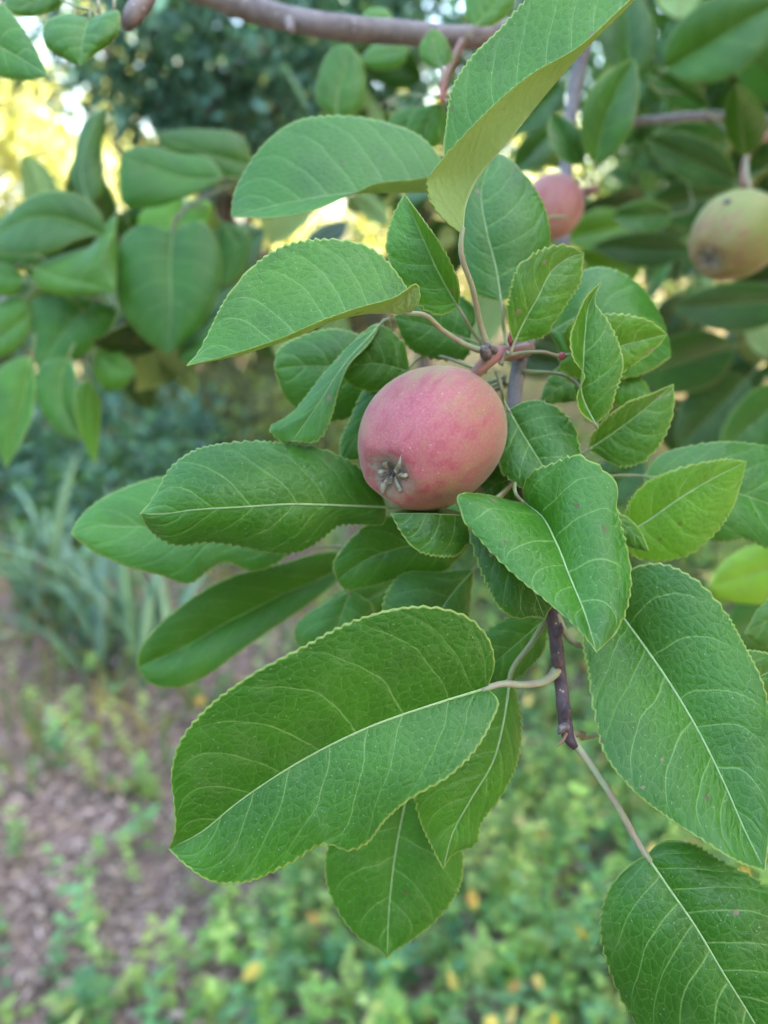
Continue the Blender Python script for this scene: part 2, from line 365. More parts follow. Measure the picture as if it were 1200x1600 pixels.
def leaf2(parent, b, tp, wl, wr=None, bend=0.0, o1=-0.5, o2=-0.5, **kw):
    """leaf from a base (x,y,d) to a tip (x,y,d) with half widths in px"""
    b = np.asarray(b, float); tp = np.asarray(tp, float); wr = wl if wr is None else wr
    t = np.linspace(0, 1, 8); ax = tp[:2] - b[:2]; Lp = np.linalg.norm(ax); n = np.array([ax[1], -ax[0]]) / Lp
    mid = b[:2] + ax * t[:, None] + n * (bend * Lp * 4 * t * (1 - t))[:, None]
    te = np.array([.05, .15, .28, .45, .62, .78, .9, .97]); me = b[:2] + ax * te[:, None] + n * (bend * Lp * 4 * te * (1 - te))[:, None]
    pw = np.interp(te, PROF_T, PROF_W)
    return leaf(parent, mid, me + n * (pw * wl)[:, None], me - n * (pw * wr)[:, None], [b[2], (b[2] + tp[2]) / 2 - 0.3, tp[2]], o1, o2, **kw)

# ================================================================== background (large structure first)
def quads_cards(pos, dirs, nrm, L, Wd, col, curl=0.15):
    """folded leaf-shaped faces: pos (n,3) base, dirs (n,3), nrm (n,3), length, width, colour (n,3)"""
    n = len(pos); dirs = dirs / (np.linalg.norm(dirs, axis=1)[:, None] + 1e-9)
    sd = np.cross(dirs, nrm); sd /= np.linalg.norm(sd, axis=1)[:, None] + 1e-9; nn = np.cross(sd, dirs)
    L = np.broadcast_to(L, (n,))[:, None]; Wd = np.broadcast_to(Wd, (n,))[:, None]
    b = pos; m = pos + dirs * L * .5 - nn * L * curl * .3; tp = pos + dirs * L - nn * L * curl
    l1 = pos + dirs * L * .30 - sd * Wd * .46 + nn * Wd * .12; l2 = pos + dirs * L * .66 - sd * Wd * .40 + nn * Wd * .06 - nn * L * curl * .4
    r1 = pos + dirs * L * .30 + sd * Wd * .46 + nn * Wd * .12; r2 = pos + dirs * L * .66 + sd * Wd * .40 + nn * Wd * .06 - nn * L * curl * .4
    V = np.stack([b, l1, l2, tp, r2, r1, m], 1).reshape(-1, 3)
    k = (np.arange(n) * 7)[:, None, None]
    f = (np.array([[0, 6, 1], [1, 6, 2], [2, 6, 3], [3, 6, 4], [4, 6, 5], [5, 6, 0]])[None] + k).reshape(-1, 3)
    c = np.repeat(np.c_[col, np.ones(n)], 7, axis=0)
    return V, f, c
def rand_dirs(n, zbias=0.0):
    v = rng.normal(size=(n, 3)); v[:, 2] += zbias; return v / np.linalg.norm(v, axis=1)[:, None]
def lerp_cols(cols, n, jitter=0.25):
    cols = np.array(cols); i = rng.integers(0, len(cols), n); j = rng.integers(0, len(cols), n); u = rng.random((n, 1))
    return np.clip((cols[i] * u + cols[j] * (1 - u)) * rng.uniform(1 - jitter, 1 + jitter, (n, 1)), 0.003, 0.9)

def crown_points(c, r, n, nclump, spread):
    d = rand_dirs(nclump); rad = rng.uniform(0.35, 1.0, (nclump, 1)) ** 0.55
    cen = np.asarray(c) + d * rad * np.asarray(r)
    k = rng.integers(0, nclump, n); return cen, cen[k] + rng.normal(size=(n, 3)) * spread * np.array([1, 1, .8])
def tree(name, label, cat, base, trunk_h, c, r, n, size, cols, nclump=70, spread=0.28, tr=0.09, group=None, aspect=0.55, floor=None, outer=None):
    base = np.asarray(base, float)
    t = bpy.data.objects.new(name, None); COL.objects.link(t); t.location = base; t['_o'] = [float(x) for x in base]
    tag(t, label, cat, group)
    cen, pos = crown_points(c, r, n, nclump, spread)
    if outer is not None:                                     # keep the crown clear of the space in front of the lens
        pos = pos[outer(pos)]; n = len(pos)
    if floor: pos[:, 2] = np.maximum(pos[:, 2], floor)
    top = np.asarray(c, float)
    V, f = tube_geo(spline3(np.array([base, base + [0.03, 0.02, trunk_h * .5], base + (top - base) * .6, top + [0, 0, r[2] * .4]]), np.linspace(0, 1, 14)), np.linspace(tr, tr * .3, 14), 10)
    mesh_obj('trunk', V, f, M['trunk'], t, loc=base)
    for k in rng.choice(nclump, min(9, nclump), replace=False):
        if outer is not None and not outer(cen[k:k+1])[0]: continue
        s = base + (top - base) * rng.uniform(.35, .8)
        mp = (s + cen[k]) / 2 + rng.normal(size=3) * .08
        V, f = tube_geo(spline3(np.array([s, mp, cen[k]]), np.linspace(0, 1, 8)), np.linspace(tr * .4, tr * .08, 8), 6)
        mesh_obj('limb', V, f, M['trunk'], t, loc=s)
    outw = pos - top; dirs = rand_dirs(n, -0.5) + 0.5 * outw / (np.linalg.norm(outw, axis=1)[:, None] + 1e-6)
    V, f, cc = quads_cards(pos, dirs, rand_dirs(n, 1.2), size * rng.uniform(.7, 1.25, n), size * aspect * rng.uniform(.8, 1.2, n), lerp_cols(cols, n))
    mesh_obj('crown', V, f, M['cards'], t, loc=top, attrs={'leafcol': ('FLOAT_COLOR', cc)}, smooth=False)
    return t

# ground: one sheet to the horizon
def ground():
    T = NT('ground_soil'); g = T.n('TexCoord').outputs['Object']
    a = T.noise(g, 1.6, 5.0, 0.65); b = T.noise(g, 38.0, 4.0, 0.7); c = T.noise(g, 9.0, 4.0, 0.6)
    base = T.mix(T.ramp(b, 0.35, 0.65), (0.12, 0.078, 0.066), (0.27, 0.19, 0.165))
    base = T.mix(T.math('MULTIPLY', T.ramp(c, 0.5, 0.7), 0.55), base, (0.05, 0.045, 0.03))
    dist = T.n('SeparateXYZ', {0: g}).outputs[1]
    dry = T.mix(T.ramp(T.noise(g, 3.0, 4.0), 0.35, 0.65), (0.20, 0.135, 0.085), (0.12, 0.12, 0.045))
    base = T.mix(T.ramp(dist, 3.6, 6.0), base, dry)
    bm = T.n('Bump', {'Height': b, 'Strength': 0.8, 'Distance': 0.02})
    m = T.fin(T.n('BsdfPrincipled', {'Base Color': base, 'Roughness': 0.95, 'Normal': bm.outputs[0], 'Specular IOR Level': 0.15}))
    xs = np.r_[-150, -60, -25, np.linspace(-10, 10, 61), 25, 60, 150]; ys = np.r_[-60, -20, -6, np.linspace(-1, 16, 60), 30, 70, 200]
    X, Y = np.meshgrid(xs, ys, indexing='ij'); Z = 0.03 * np.sin(X * 1.7 + 1) * np.cos(Y * 1.3) + 0.015 * np.sin(X * 5.1) * np.sin(Y * 4.3 + 2)
    V = np.stack([X, Y, Z], -1).reshape(-1, 3); I = np.arange(len(V)).reshape(X.shape)
    f = np.stack([I[:-1, :-1], I[1:, :-1], I[1:, 1:], I[:-1, 1:]], -1).reshape(-1, 4)
    o = mesh_obj('ground', V, f, m); o['kind'] = 'structure'; o['label'] = 'reddish brown soil under the apple tree'; return o
ground()
def gz(x, y): return 0.03 * np.sin(x * 1.7 + 1) * np.cos(y * 1.3) + 0.015 * np.sin(x * 5.1) * np.sin(y * 4.3 + 2)

def stuff(name, V, f, c, mat, label, cat):
    o = mesh_obj(name, V, f, M[mat], smooth=False, attrs={'leafcol': ('FLOAT_COLOR', c)}); tag(o, label, cat, kind='stuff'); return o
# dry litter
n = 42000; y = rng.uniform(0.75, 5.2, n) ** 1.0; x = rng.uniform(-0.62, 0.62, n) * (y + 0.6)
pos = np.c_[x, y, gz(x, y) + rng.uniform(0.0, 0.03, n)]; dr = rng.normal(size=(n, 3)); dr[:, 2] *= 0.25
V, f, c = quads_cards(pos, dr, rand_dirs(n, 2.5), rng.uniform(.010, .040, n), rng.uniform(.003, .015, n), lerp_cols([(.38, .275, .25), (.28, .185, .165), (.48, .375, .345), (.19, .13, .11), (.42, .32, .22)], n))
stuff('leaf_litter', V, f, c, 'dry', 'pinkish brown dry leaf litter and stalks covering the soil', 'leaf litter')
# low green ground cover: sprigs of small rounded leaves, thick to the lower right, thin to the left
def ground_cover(n, fn, hmax, size, cols, name, label, cat, mat='cards', yr=(0.75, 4.5)):
    P_, D_, C_, S_ = [], [], [], []; k = 0
    while k < n:
        yy = rng.uniform(*yr); xx = rng.uniform(-0.62, 0.62) * (yy + 0.5)
        if rng.random() > fn(xx, yy): continue
        h = rng.uniform(.25, 1) * hmax; m = rng.integers(7, 16); lean = rng.normal(size=2) * .35
        for j in range(m):
            u = (j + 1) / m; az = j * 2.4 + rng.uniform(0, 1)
            P_.append((xx + lean[0] * h * u, yy + lean[1] * h * u, gz(xx, yy) + h * u)); D_.append((math.cos(az), math.sin(az), rng.uniform(-.2, .6)))
        C_.append(np.repeat(lerp_cols(cols, 1, .3), m, 0) * rng.uniform(.8, 1.2, (m, 1))); S_.append(np.full(m, size * rng.uniform(.7, 1.3))); k += 1
    P_ = np.array(P_); D_ = np.array(D_); C_ = np.vstack(C_); S_ = np.concatenate(S_); n_ = len(P_)
    V, f, c = quads_cards(P_, D_, rand_dirs(n_, 3.0), S_ * rng.uniform(.6, 1.2, n_), S_ * .7, C_)
    stuff(name, V, f, c, mat, label, cat)
dens = lambda x, y: float(np.clip(0.12 + 0.93 / (1 + math.exp(-(x + 0.25 - 0.12 * (y - 1.2)) * 6)), 0, 1))
ground_cover(3200, dens, 0.20, 0.029, [(.12, .26, .08), (.17, .32, .085), (.25, .39, .11), (.11, .27, .14), (.31, .38, .13)], 'ground_cover', 'low bright green weeds with small leaves covering the ground', 'weeds')
n = 170; yy = rng.uniform(.85, 2.8, n); xx = rng.uniform(-.25, .6, n) * (yy + .4)
V, f, c = quads_cards(np.c_[xx, yy, gz(xx, yy) + rng.uniform(.12, .24, n)], rand_dirs(n), rand_dirs(n, 2), rng.uniform(.025, .045, n), rng.uniform(.02, .032, n), lerp_cols([(.46, .38, .08), (.50, .43, .15), (.40, .24, .08), (.45, .40, .22)], n))
stuff('yellow_leaves', V, f, c, 'cards', 'scattered yellow fallen leaves caught among the green weeds', 'fallen leaves')
# grass
n = 5200; y = rng.uniform(1.6, 8.5, n); x = rng.uniform(-0.62, 0.62, n) * y
pos = np.c_[x, y, gz(x, y)]; dr = rng.normal(size=(n, 3)) * [.5, .5, .2] + [0, 0, 1]
V, f, c = quads_cards(pos, dr, rand_dirs(n), rng.uniform(.06, .22, n), rng.uniform(.005, .011, n), lerp_cols([(.10, .17, .05), (.26, .22, .10), (.08, .16, .06), (.35, .27, .16)], n), .35)
stuff('grass', V, f, c, 'cards', 'thin tufts of green and straw coloured grass', 'grass')

# strap-leaved clump at the left
def iris(base, nb, h, label):
    t = bpy.data.objects.new('iris_plant', None); COL.objects.link(t); t.location = base; t['_o'] = [float(v) for v in base]; tag(t, label, 'plant', 'strap leaved clumps')
    for i in range(nb):
        az = rng.uniform(0, 6.28); b = np.array(base) + [rng.normal() * .09, rng.normal() * .07, 0]
        ln = h * rng.uniform(.55, 1.1); out = np.array([math.cos(az), math.sin(az), 0]) * rng.uniform(.25, .9)
        s = np.linspace(0, 1, 9)[:, None]; C = b + np.array([0, 0, 1]) * ln * (s - .25 * s ** 3 * np.linalg.norm(out) * 2) + out * ln * s ** 1.8
        wd = rng.uniform(.016, .026); sd = np.array([-math.sin(az + .6), math.cos(az + .6), 0]); wv = (np.interp(s[:, 0], [0, .3, .75, 1], [.7, 1, .75, .02]) * wd)[:, None]
        nn = np.cross(sd, [0, 0, 1.])
        V = np.stack([C - sd * wv, C + nn * wv * .25, C + sd * wv, C - nn * wv * .12], 1).reshape(-1, 3); I = np.arange(36).reshape(9, 4)
        f = np.stack([I[:-1], np.roll(I[:-1], -1, 1), np.roll(I[1:], -1, 1), I[1:]], -1).reshape(-1, 4)
        c = np.repeat(np.r_[lerp_cols([(.14, .27, .21), (.19, .34, .27), (.12, .25, .14), (.18, .32, .18)], 1)[0], 1][None], 36, 0)
        mesh_obj('blade', V, f, M['blade'], t, loc=b, attrs={'leafcol': ('FLOAT_COLOR', c)})
iris((-0.90, 2.25, 0.0), 26, .72, 'blue green strap leaved iris clump behind the lowest blurred leaf')
iris((-1.28, 2.55, 0.0), 22, .74, 'blue green strap leaved iris clump cut by the picture edge')

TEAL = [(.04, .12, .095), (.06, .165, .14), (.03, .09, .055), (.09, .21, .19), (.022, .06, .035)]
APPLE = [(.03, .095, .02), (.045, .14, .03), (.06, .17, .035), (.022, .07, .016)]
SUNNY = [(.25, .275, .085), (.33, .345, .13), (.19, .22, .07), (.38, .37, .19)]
def bush(name, label, c, r, n, size, cols, group=None, spread=.16, nclump=40):
    return tree(name, label, 'bush', (c[0], c[1], 0), c[2] * .6, c, r, n, size, cols, nclump, spread, .02, group, .6, floor=.02)
# low shrubs in the middle distance on the left
bush('shrub', 'dark low shrub with blue green leaves under the leaf cluster', (-1.75, 4.2, .30), (.75, .6, .38), 3600, .075, TEAL, 'low shrubs')
bush('shrub', 'olive green shrub on the bare ground below the pointed leaf', (-0.75, 4.9, .30), (.70, .5, .40), 3200, .06, [(.06, .09, .03), (.04, .07, .03), (.09, .12, .04), (.03, .04, .02)], 'low shrubs')
bush('shrub', 'pale yellow green tufted shrub behind the red apple', (-0.35, 4.3, .25), (.42, .35, .30), 1200, .06, [(.13, .19, .05), (.09, .14, .04), (.17, .22, .08)], 'low shrubs')
bush('shrub', 'small leafy shrub behind the strap leaved clumps', (-1.25, 3.3, .20), (.6, .35, .26), 1800, .06, TEAL + APPLE, 'low shrubs')
bush('shrub', 'green shrub seen between the leaves beside the twig', (0.75, 3.3, .18), (.55, .6, .22), 2200, .055, [(.07, .17, .05), (.10, .22, .06), (.05, .12, .04)], 'low shrubs')
bush('shrub', 'dark olive bush across the bare ground under the leaf cluster', (-3.0, 7.6, .55), (1.5, .7, .62), 5200, .09, [(.05, .08, .03), (.035, .06, .025), (.07, .10, .03)], 'low shrubs')
bush('shrub', 'dark brownish bush beyond the pointed leaf', (-0.9, 8.3, .50), (1.1, .6, .58), 4200, .09, [(.05, .07, .03), (.04, .05, .025), (.09, .07, .04)], 'low shrubs')
# blue-green tree hanging over the top left
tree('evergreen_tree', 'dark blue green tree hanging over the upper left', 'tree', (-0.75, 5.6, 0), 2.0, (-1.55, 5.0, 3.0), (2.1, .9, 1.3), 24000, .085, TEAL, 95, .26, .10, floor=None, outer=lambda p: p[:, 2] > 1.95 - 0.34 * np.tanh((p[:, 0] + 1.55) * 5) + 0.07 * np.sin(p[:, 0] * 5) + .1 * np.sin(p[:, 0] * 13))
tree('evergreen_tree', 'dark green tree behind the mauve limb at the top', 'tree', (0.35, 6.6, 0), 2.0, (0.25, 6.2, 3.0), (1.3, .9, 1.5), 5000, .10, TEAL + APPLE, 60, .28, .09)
# sunlit hedge row far behind
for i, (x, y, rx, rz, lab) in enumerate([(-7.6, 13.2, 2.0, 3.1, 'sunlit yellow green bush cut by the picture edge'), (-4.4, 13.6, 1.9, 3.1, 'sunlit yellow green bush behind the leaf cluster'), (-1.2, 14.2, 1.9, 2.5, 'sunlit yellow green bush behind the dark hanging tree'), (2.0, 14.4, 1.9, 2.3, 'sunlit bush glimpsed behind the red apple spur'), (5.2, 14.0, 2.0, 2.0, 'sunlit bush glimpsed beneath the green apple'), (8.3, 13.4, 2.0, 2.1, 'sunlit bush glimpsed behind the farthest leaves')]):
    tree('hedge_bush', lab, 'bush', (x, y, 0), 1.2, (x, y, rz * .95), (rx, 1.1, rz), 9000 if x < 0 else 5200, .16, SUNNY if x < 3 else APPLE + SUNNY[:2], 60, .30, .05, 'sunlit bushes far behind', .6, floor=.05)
# unseen trees added behind and beside the photographer to close off the low sky
for x, y, r_, lab in ((-4.6, -3.4, 2.1, 'unseen tree added behind the photographer to block low sky, far side'), (-0.6, -4.6, 2.2, 'unseen tree added straight behind the photographer to block low sky'), (3.2, -4.2, 2.1, 'unseen tree added behind the photographer to block low sky, near the apple row'), (-6.4, 0.8, 2.0, 'unseen tree added beside the photographer to block low sky'), (-7.0, 5.0, 1.9, 'unseen tree added to block low sky beside the strap leaved clumps')):
    tree('light_block_tree', lab, 'tree', (x, y, 0), 1.2, (x, y, 2.4), (r_, r_ * .8, 2.1), 9000, .17, APPLE, 70, .36, .11, 'unseen trees added to block light', .62, floor=.05)
for x, y, lab in ((5.2, -0.8, 'tall unseen tree added behind the nearest apple tree to block the sun'), (5.8, 3.2, 'tall unseen tree added behind the second apple tree to block the sun')):  # unseen trees added as a second layer to keep sun flecks off the foreground
    tree('light_block_tree', lab, 'tree', (x, y, 0), 2.6, (x, y, 4.7), (1.9, 2.5, 2.3), 17000, .19, APPLE, 90, .40, .14, 'unseen trees added to block light', .62)
# apple trees to the right, set and thickened to shade this corner; nearest one unseen
clear = lambda p: ((p[:, 0] > 0.56 * np.maximum(p[:, 1], 0) + 0.25) | (p[:, 1] > 2.1)) & (np.hypot(p[:, 0], p[:, 1]) > .9)
for i, (x, y, lab) in enumerate([(2.75, 0.4, 'nearest apple tree, unseen, its crown placed to shade the foreground'), (3.05, 3.5, 'apple tree whose leafy crown fills the upper corner behind the green apple'), (3.6, 6.8, 'apple tree farther off behind the vertical grey branch'), (4.6, 10.0, 'farthest apple tree of the shading row')]):
    tree('apple_tree', lab, 'tree', (x, y, 0), 1.3, (x, y, 2.75), (1.75, 1.95, 1.55), (36000, 26000, 20000, 15000)[i], .115, APPLE, 90, .27, .10, 'apple trees in a row', .58, outer=clear)

# ================================================================== foreground: the fruiting branch
def branch(pts, radii, mat, label, n=60, ns=12, bumpy=0.10):
    o = tube('apple_branch', pts, radii, M[mat], None, n, ns, True, bumpy); return tag(o, label, 'branch')
B = branch([(1120, -420, 74), (985, -170, 62), (915, 60, 59), (890, 190, 58), (884, 320, 55), (872, 440, 42), (845, 515, 30), (812, 565, 26.6), (803, 630, 26.3), (812, 760, 26.0), (850, 900, 25), (866, 985, 24), (877, 1070, 23.3), (885, 1140, 22.8), (890, 1153, 22.7)],
           [7.5, 6.8, 6.2, 5.6, 5.0, 4.0, 3.1, 2.7, 2.4, 2.2, 2.1, 2.0, 1.95, 2.0, 1.5], 'oldtwig', 'grey apple branch that carries the red apple and the large sharp leaves', 110, 12, 0.05)
S1 = tube('young_shoot', [(803, 640, 26.25), (812, 760, 25.97), (850, 900, 24.97), (866, 985, 23.97), (877, 1070, 23.27), (885, 1138, 22.77), (889, 1154, 22.67), (900, 1168, 22.6)], [2.5, 2.32, 2.2, 2.12, 2.05, 2.15, 1.8, 1.15], M['twig'], B, 60, 12, True, 0.06)
# spur
tube('spur', [(735, 592, 24.9), (752, 574, 24.75), (772, 556, 24.8), (800, 552, 25.6), (825, 545, 27.2)], [1.7, 2.1, 2.5, 2.6, 2.6], M['spur'], B, 24, 12, True, 0.08)
tube('bud', [(760, 556, 24.4), (756, 546, 24.0), (753, 540, 24.0)], [1.9, 1.7, .4], M['darkbud'], B, 10, 10, True, 0.1)
tube('bud', [(772, 548, 24.6), (762, 541, 24.2), (757, 537, 24.2)], [1.6, 1.2, .4], M['darkbud'], B, 10, 10, True, 0.1)
tube('bud', [(885, 1135, 22.3), (876, 1140, 22.1), (872, 1147, 22.1)], [1.2, 1.3, .4], M['darkbud'], B, 10, 10, True, 0.1)
tube('bud', [(879, 553, 24.9), (878, 557, 24.6), (878, 561, 24.7)], [.5, 1.4, .6], M['redbud'], B, 10, 10, True, 0.0)
tube('bud', [(800, 538, 24.6), (797, 530, 24.4), (799, 512, 24.6)], [1.1, .9, .2], M['redbud'], B, 10, 8, True, 0.0)
for bx, by, bd in ((872, 1038, 23.2), (863, 950, 24.2), (871, 990, 23.6), (883, 1118, 22.6)): tube('bud', [(bx, by, bd), (bx + (4 if by in (990, 1118) else -4), by - 9, bd - .15), (bx + (5 if by in (990, 1118) else -5), by - 17, bd - .1)], [1.5, 1.3, .3], M['twig'], B, 10, 8, True, .1)
for k in range(3): tube('stipule', [(885, 1146, 22.4), (881 - 3 * k, 1156 + 3 * k, 22.2), (877 - 4 * k, 1164 + 2 * k, 22.2)], [.5, .28, .06], M['spur'], B, 8, 6)

# --- the large sharp leaves
leaf(B, [(762, 1075), (680, 1100), (575, 1137), (460, 1195), (370, 1255), (310, 1303), (263, 1327)],
     [(773, 1040), (765, 1000), (738, 968), (690, 950), (640, 948), (560, 967), (470, 1012), (380, 1062), (312, 1117), (280, 1160), (267, 1210), (272, 1260), (273, 1300)],
     [(779, 1095), (768, 1130), (745, 1170), (700, 1215), (640, 1250), (600, 1285), (572, 1320), (545, 1330), (512, 1320), (450, 1352), (380, 1380), (330, 1378), (287, 1350)],
     [22.2, 21.8, 21.6, 21.6, 21.6], -1.0, -0.8, att=[(820, 1070, 22.6), (856, 1062, 23.0), (870, 1048, 23.35)], pet=1.5, camber=.10, wave=.12, ptmat='petiole_pink', nv=9)
leaf(B, [(962, 948), (1000, 1000), (1045, 1065), (1090, 1140), (1130, 1220), (1165, 1300), (1196, 1362)],
     [(980, 893), (1030, 880), (1080, 900), (1130, 950), (1165, 1010), (1190, 1060), (1206, 1130), (1208, 1200), (1204, 1290)],
     [(912, 985), (918, 1050), (925, 1100), (945, 1180), (985, 1232), (1040, 1277), (1100, 1315), (1155, 1348)],
     [24.6, 23.3, 22.2, 21.2, 20.2], 0.2, -0.5, att=[(940, 990, 24.0), (912, 1010, 24.2), (888, 996, 24.0), (868, 962, 24.2)], pet=1.25, camber=.12, wave=.13, ptmat='petiole_pink', nv=8)
leaf(B, [(1010, 1336), (1045, 1387), (1085, 1445), (1130, 1520), (1180, 1600), (1220, 1670)],
     [(988, 1348), (952, 1388), (937, 1440), (943, 1490), (965, 1550), (1000, 1612), (1065, 1680), (1150, 1715)],
     [(1028, 1318), (1075, 1316), (1130, 1345), (1185, 1375), (1235, 1420), (1275, 1500), (1275, 1590)],
     [22.0, 21.3, 20.8, 20.5], 0.8, 0.5, att=[(972, 1272, 22.2), (925, 1198, 22.5), (889, 1150, 22.75)], pet=1.45, camber=.3, wave=.07, ptmat='petiole_pink', nv=8, tint=(.8, .88, .8))
leaf(B, [(822, 787), (846, 806), (868, 845), (890, 900), (915, 962), (932, 1019)],
     [(795, 781), (750, 771), (716, 773), (720, 803), (755, 850), (800, 895), (860, 945), (905, 985)],
     [(816, 768), (830, 738), (862, 724), (905, 711), (927, 722), (963, 755), (965, 790), (979, 850), (987, 900), (980, 952), (955, 998)],
     [24.2, 22.8, 21.8, 20.9, 20.2], 0.0, 0.4, att=[(808, 775, 24.4), (806, 740, 25.5)], camber=.2, wave=.10, nv=6)
leaf(B, [(605, 793), (540, 790), (450, 788), (380, 792), (300, 797), (255, 803), (218, 803)],
     [(590, 760), (555, 725), (500, 700), (440, 691), (360, 691), (300, 705), (265, 732), (245, 767), (230, 790)],
     [(600, 818), (565, 820), (530, 822), (500, 845), (470, 862), (430, 865), (380, 855), (330, 848), (265, 850), (235, 830)],
     [26.4, 25.0, 24.2, 24.2], 0.9, 0.8, att=[(680, 770, 27.0), (790, 700, 27)], camber=.3, wave=.06, nv=8)
# trough-shaped leaf at the top
leaf(B, [(722, 366), (727, 320), (745, 280), (790, 225), (850, 150), (920, 70), (990, 0), (1030, -45)],
     [(700, 350), (675, 320), (667, 285), (690, 250), (725, 210), (770, 165), (830, 115), (900, 75), (970, 12)],
     [(705, 330), (693, 260), (697, 190), (705, 140), (735, 90), (780, 45), (815, 5), (870, -50), (950, -80)],
     [22.3, 21.6, 21.4, 21.4], -1.0, 1.1, att=[(738, 450, 23.2), (750, 505, 24.2), (762, 545, 24.8)], pet=1.2, camber=-.08, wave=.04, ptmat='petiole_pink', nv=9, tint=(1.35, 1.15, .9))
leaf(B, [(640, 490), (590, 488), (530, 498), (460, 526), (380, 552), (291, 571)],
     [(656, 468), (652, 444), (620, 462), (560, 480), (510, 497), (440, 527), (350, 556)],
     [(640, 462), (622, 428), (580, 387), (510, 373), (440, 385), (390, 420), (350, 470), (325, 520), (308, 552)],
     [22.8, 22.4, 22.1, 22.0], -0.9, 0.9, att=[(690, 515, 23.6), (742, 545, 24.5), (766, 552, 24.8)], pet=1.15, camber=-.05, wave=.04, ptmat='petiole_pink', nv=8, tint=(1.3, 1.12, .95))
# --- smaller leaves round the spur
leaf(B, [(716, 480), (690, 435), (660, 370), (631, 303)], [(690, 493), (650, 475), (615, 430), (603, 385), (612, 340)], [(718, 458), (708, 420), (690, 385), (662, 345)],
     [24.2, 23.8, 24.0], .3, -.9, att=[(735, 512, 24.6), (757, 542, 24.9)], q=2, camber=.1, wave=.06, tint=(1.4, 1.2, 1.2))
leaf(B, [(803, 536), (815, 510), (840, 465), (865, 420), (890, 402), (913, 395)], [(797, 520), (793, 495), (797, 450), (810, 415), (845, 390), (885, 382)], [(830, 532), (850, 527), (870, 500), (890, 470), (908, 440), (911, 412)],
     [24.4, 23.9, 24.2], -.3, .2, att=[(793, 550, 24.6), (782, 570, 24.8)], q=2, camber=.2, wave=.08, tint=(1.6, 1.25, .9))
leaf(B, [(890, 553), (930, 548), (970, 540), (1010, 530), (1043, 522)], [(880, 520), (897, 500), (945, 490), (990, 493), (1020, 503)], [(873, 572), (895, 590), (935, 592), (975, 581), (1005, 560), (1030, 540)],
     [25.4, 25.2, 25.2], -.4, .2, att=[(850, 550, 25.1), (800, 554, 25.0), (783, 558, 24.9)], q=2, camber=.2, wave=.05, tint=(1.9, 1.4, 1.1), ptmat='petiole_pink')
leaf(B, [(930, 664), (908, 612), (911, 570), (914, 520), (921, 475), (940, 440)], [(905, 640), (902, 620), (914, 588), (896, 560), (891, 530), (903, 492), (917, 463)], [(955, 640), (962, 615), (974, 575), (967, 535), (950, 500), (930, 470)],
     [24.4, 24.2, 24.2, 24.4], -.5, -.2, att=[(922, 630, 25.4), (890, 590, 26.0), (815, 580, 26.3)], stub=.0004, q=2, camber=.2, wave=.06, tint=(1.6, 1.28, 1.1))
leaf(B, [(918, 703), (960, 675), (1000, 645), (1053, 600)], [(925, 680), (945, 655), (980, 630), (1020, 614)], [(935, 712), (970, 730), (1005, 722), (1035, 690), (1053, 640)],
     [26.6, 26.0, 26.2], -.4, .1, att=[(890, 716, 27.0), (815, 720, 26.6)], q=2, camber=.1, wave=.06, tint=(1.5, 1.22, 1.0))
leaf(B, [(795, 640), (815, 675), (840, 715), (862, 750), (888, 776)], [(786, 655), (780, 700), (783, 735), (805, 757), (845, 772)], [(812, 630), (842, 625), (875, 640), (897, 665), (907, 705), (907, 745)],
     [25.6, 24.9, 24.2], .1, .2, att=[(785, 612, 25.3), (776, 580, 25.2)], q=2, camber=.3, wave=.08)
leaf(B, [(735, 806), (680, 803), (610, 802)], [(734, 845), (715, 868), (685, 870), (650, 860), (628, 835)], [(705, 796, 1.4), (665, 792, 1.6), (635, 795, 1.2)],
     [25.0, 24.0, 24.0], -.2, 1.4, att=[(770, 790, 25.6), (806, 750, 25.8)], q=2, camber=.1, wave=.05, tint=(1.1, 1.0, .8))
leaf(B, [(745, 800), (790, 850), (830, 915), (852, 968)], [(733, 822), (740, 862), (756, 905), (785, 955), (806, 967), (835, 964)], [(790, 815), (840, 870), (868, 930)],
     [24.4, 23.6, 23.4], -.1, .3, att=[(770, 780, 25), (808, 745, 25.8)], q=2, camber=.25, wave=.06, tint=(1.05, 1.0, .8))
leaf(B, [(797, 1058), (788, 1120), (770, 1190), (735, 1250), (708, 1300), (692, 1359)], [(806, 1080), (816, 1140), (806, 1200), (780, 1250), (752, 1288), (745, 1318), (708, 1336)], [(760, 1080), (710, 1120), (670, 1180), (648, 1245), (655, 1280), (675, 1325)],
     [24.6, 24.4, 24.2], .3, .2, att=[(828, 1008, 24.6), (862, 955, 24.5)], stub=.001, pet=1.2, q=2, camber=.2, wave=.08, nv=7, tint=(1.3, 1.15, 1.0))
leaf(B, [(640, 1225), (620, 1320), (608, 1420), (605, 1500)], [(560, 1255), (512, 1320), (507, 1360), (525, 1420), (560, 1465), (592, 1484)], [(690, 1260), (724, 1330), (717, 1390), (690, 1430), (640, 1472), (612, 1490)],
     [26.6, 26.2, 26.0], .2, .2, att=[(700, 1130, 26.3), (775, 1078, 25.4), (850, 1064, 24.3), (872, 1046, 23.6)], q=2, camber=.2, wave=.08)
leaf(B, [(975, 835), (1010, 815), (1060, 780), (1110, 750), (1167, 721)], [(977, 800), (1002, 760), (1050, 735), (1100, 722), (1140, 717)], [(985, 865), (1030, 877), (1070, 870), (1107, 845), (1142, 800), (1157, 760)],
     [26.6, 26.0, 26.0], -.2, .3, att=[(900, 850, 26.5), (822, 800, 26)], q=2, camber=.1, wave=.06, tint=(2.0, 1.42, 1.1))
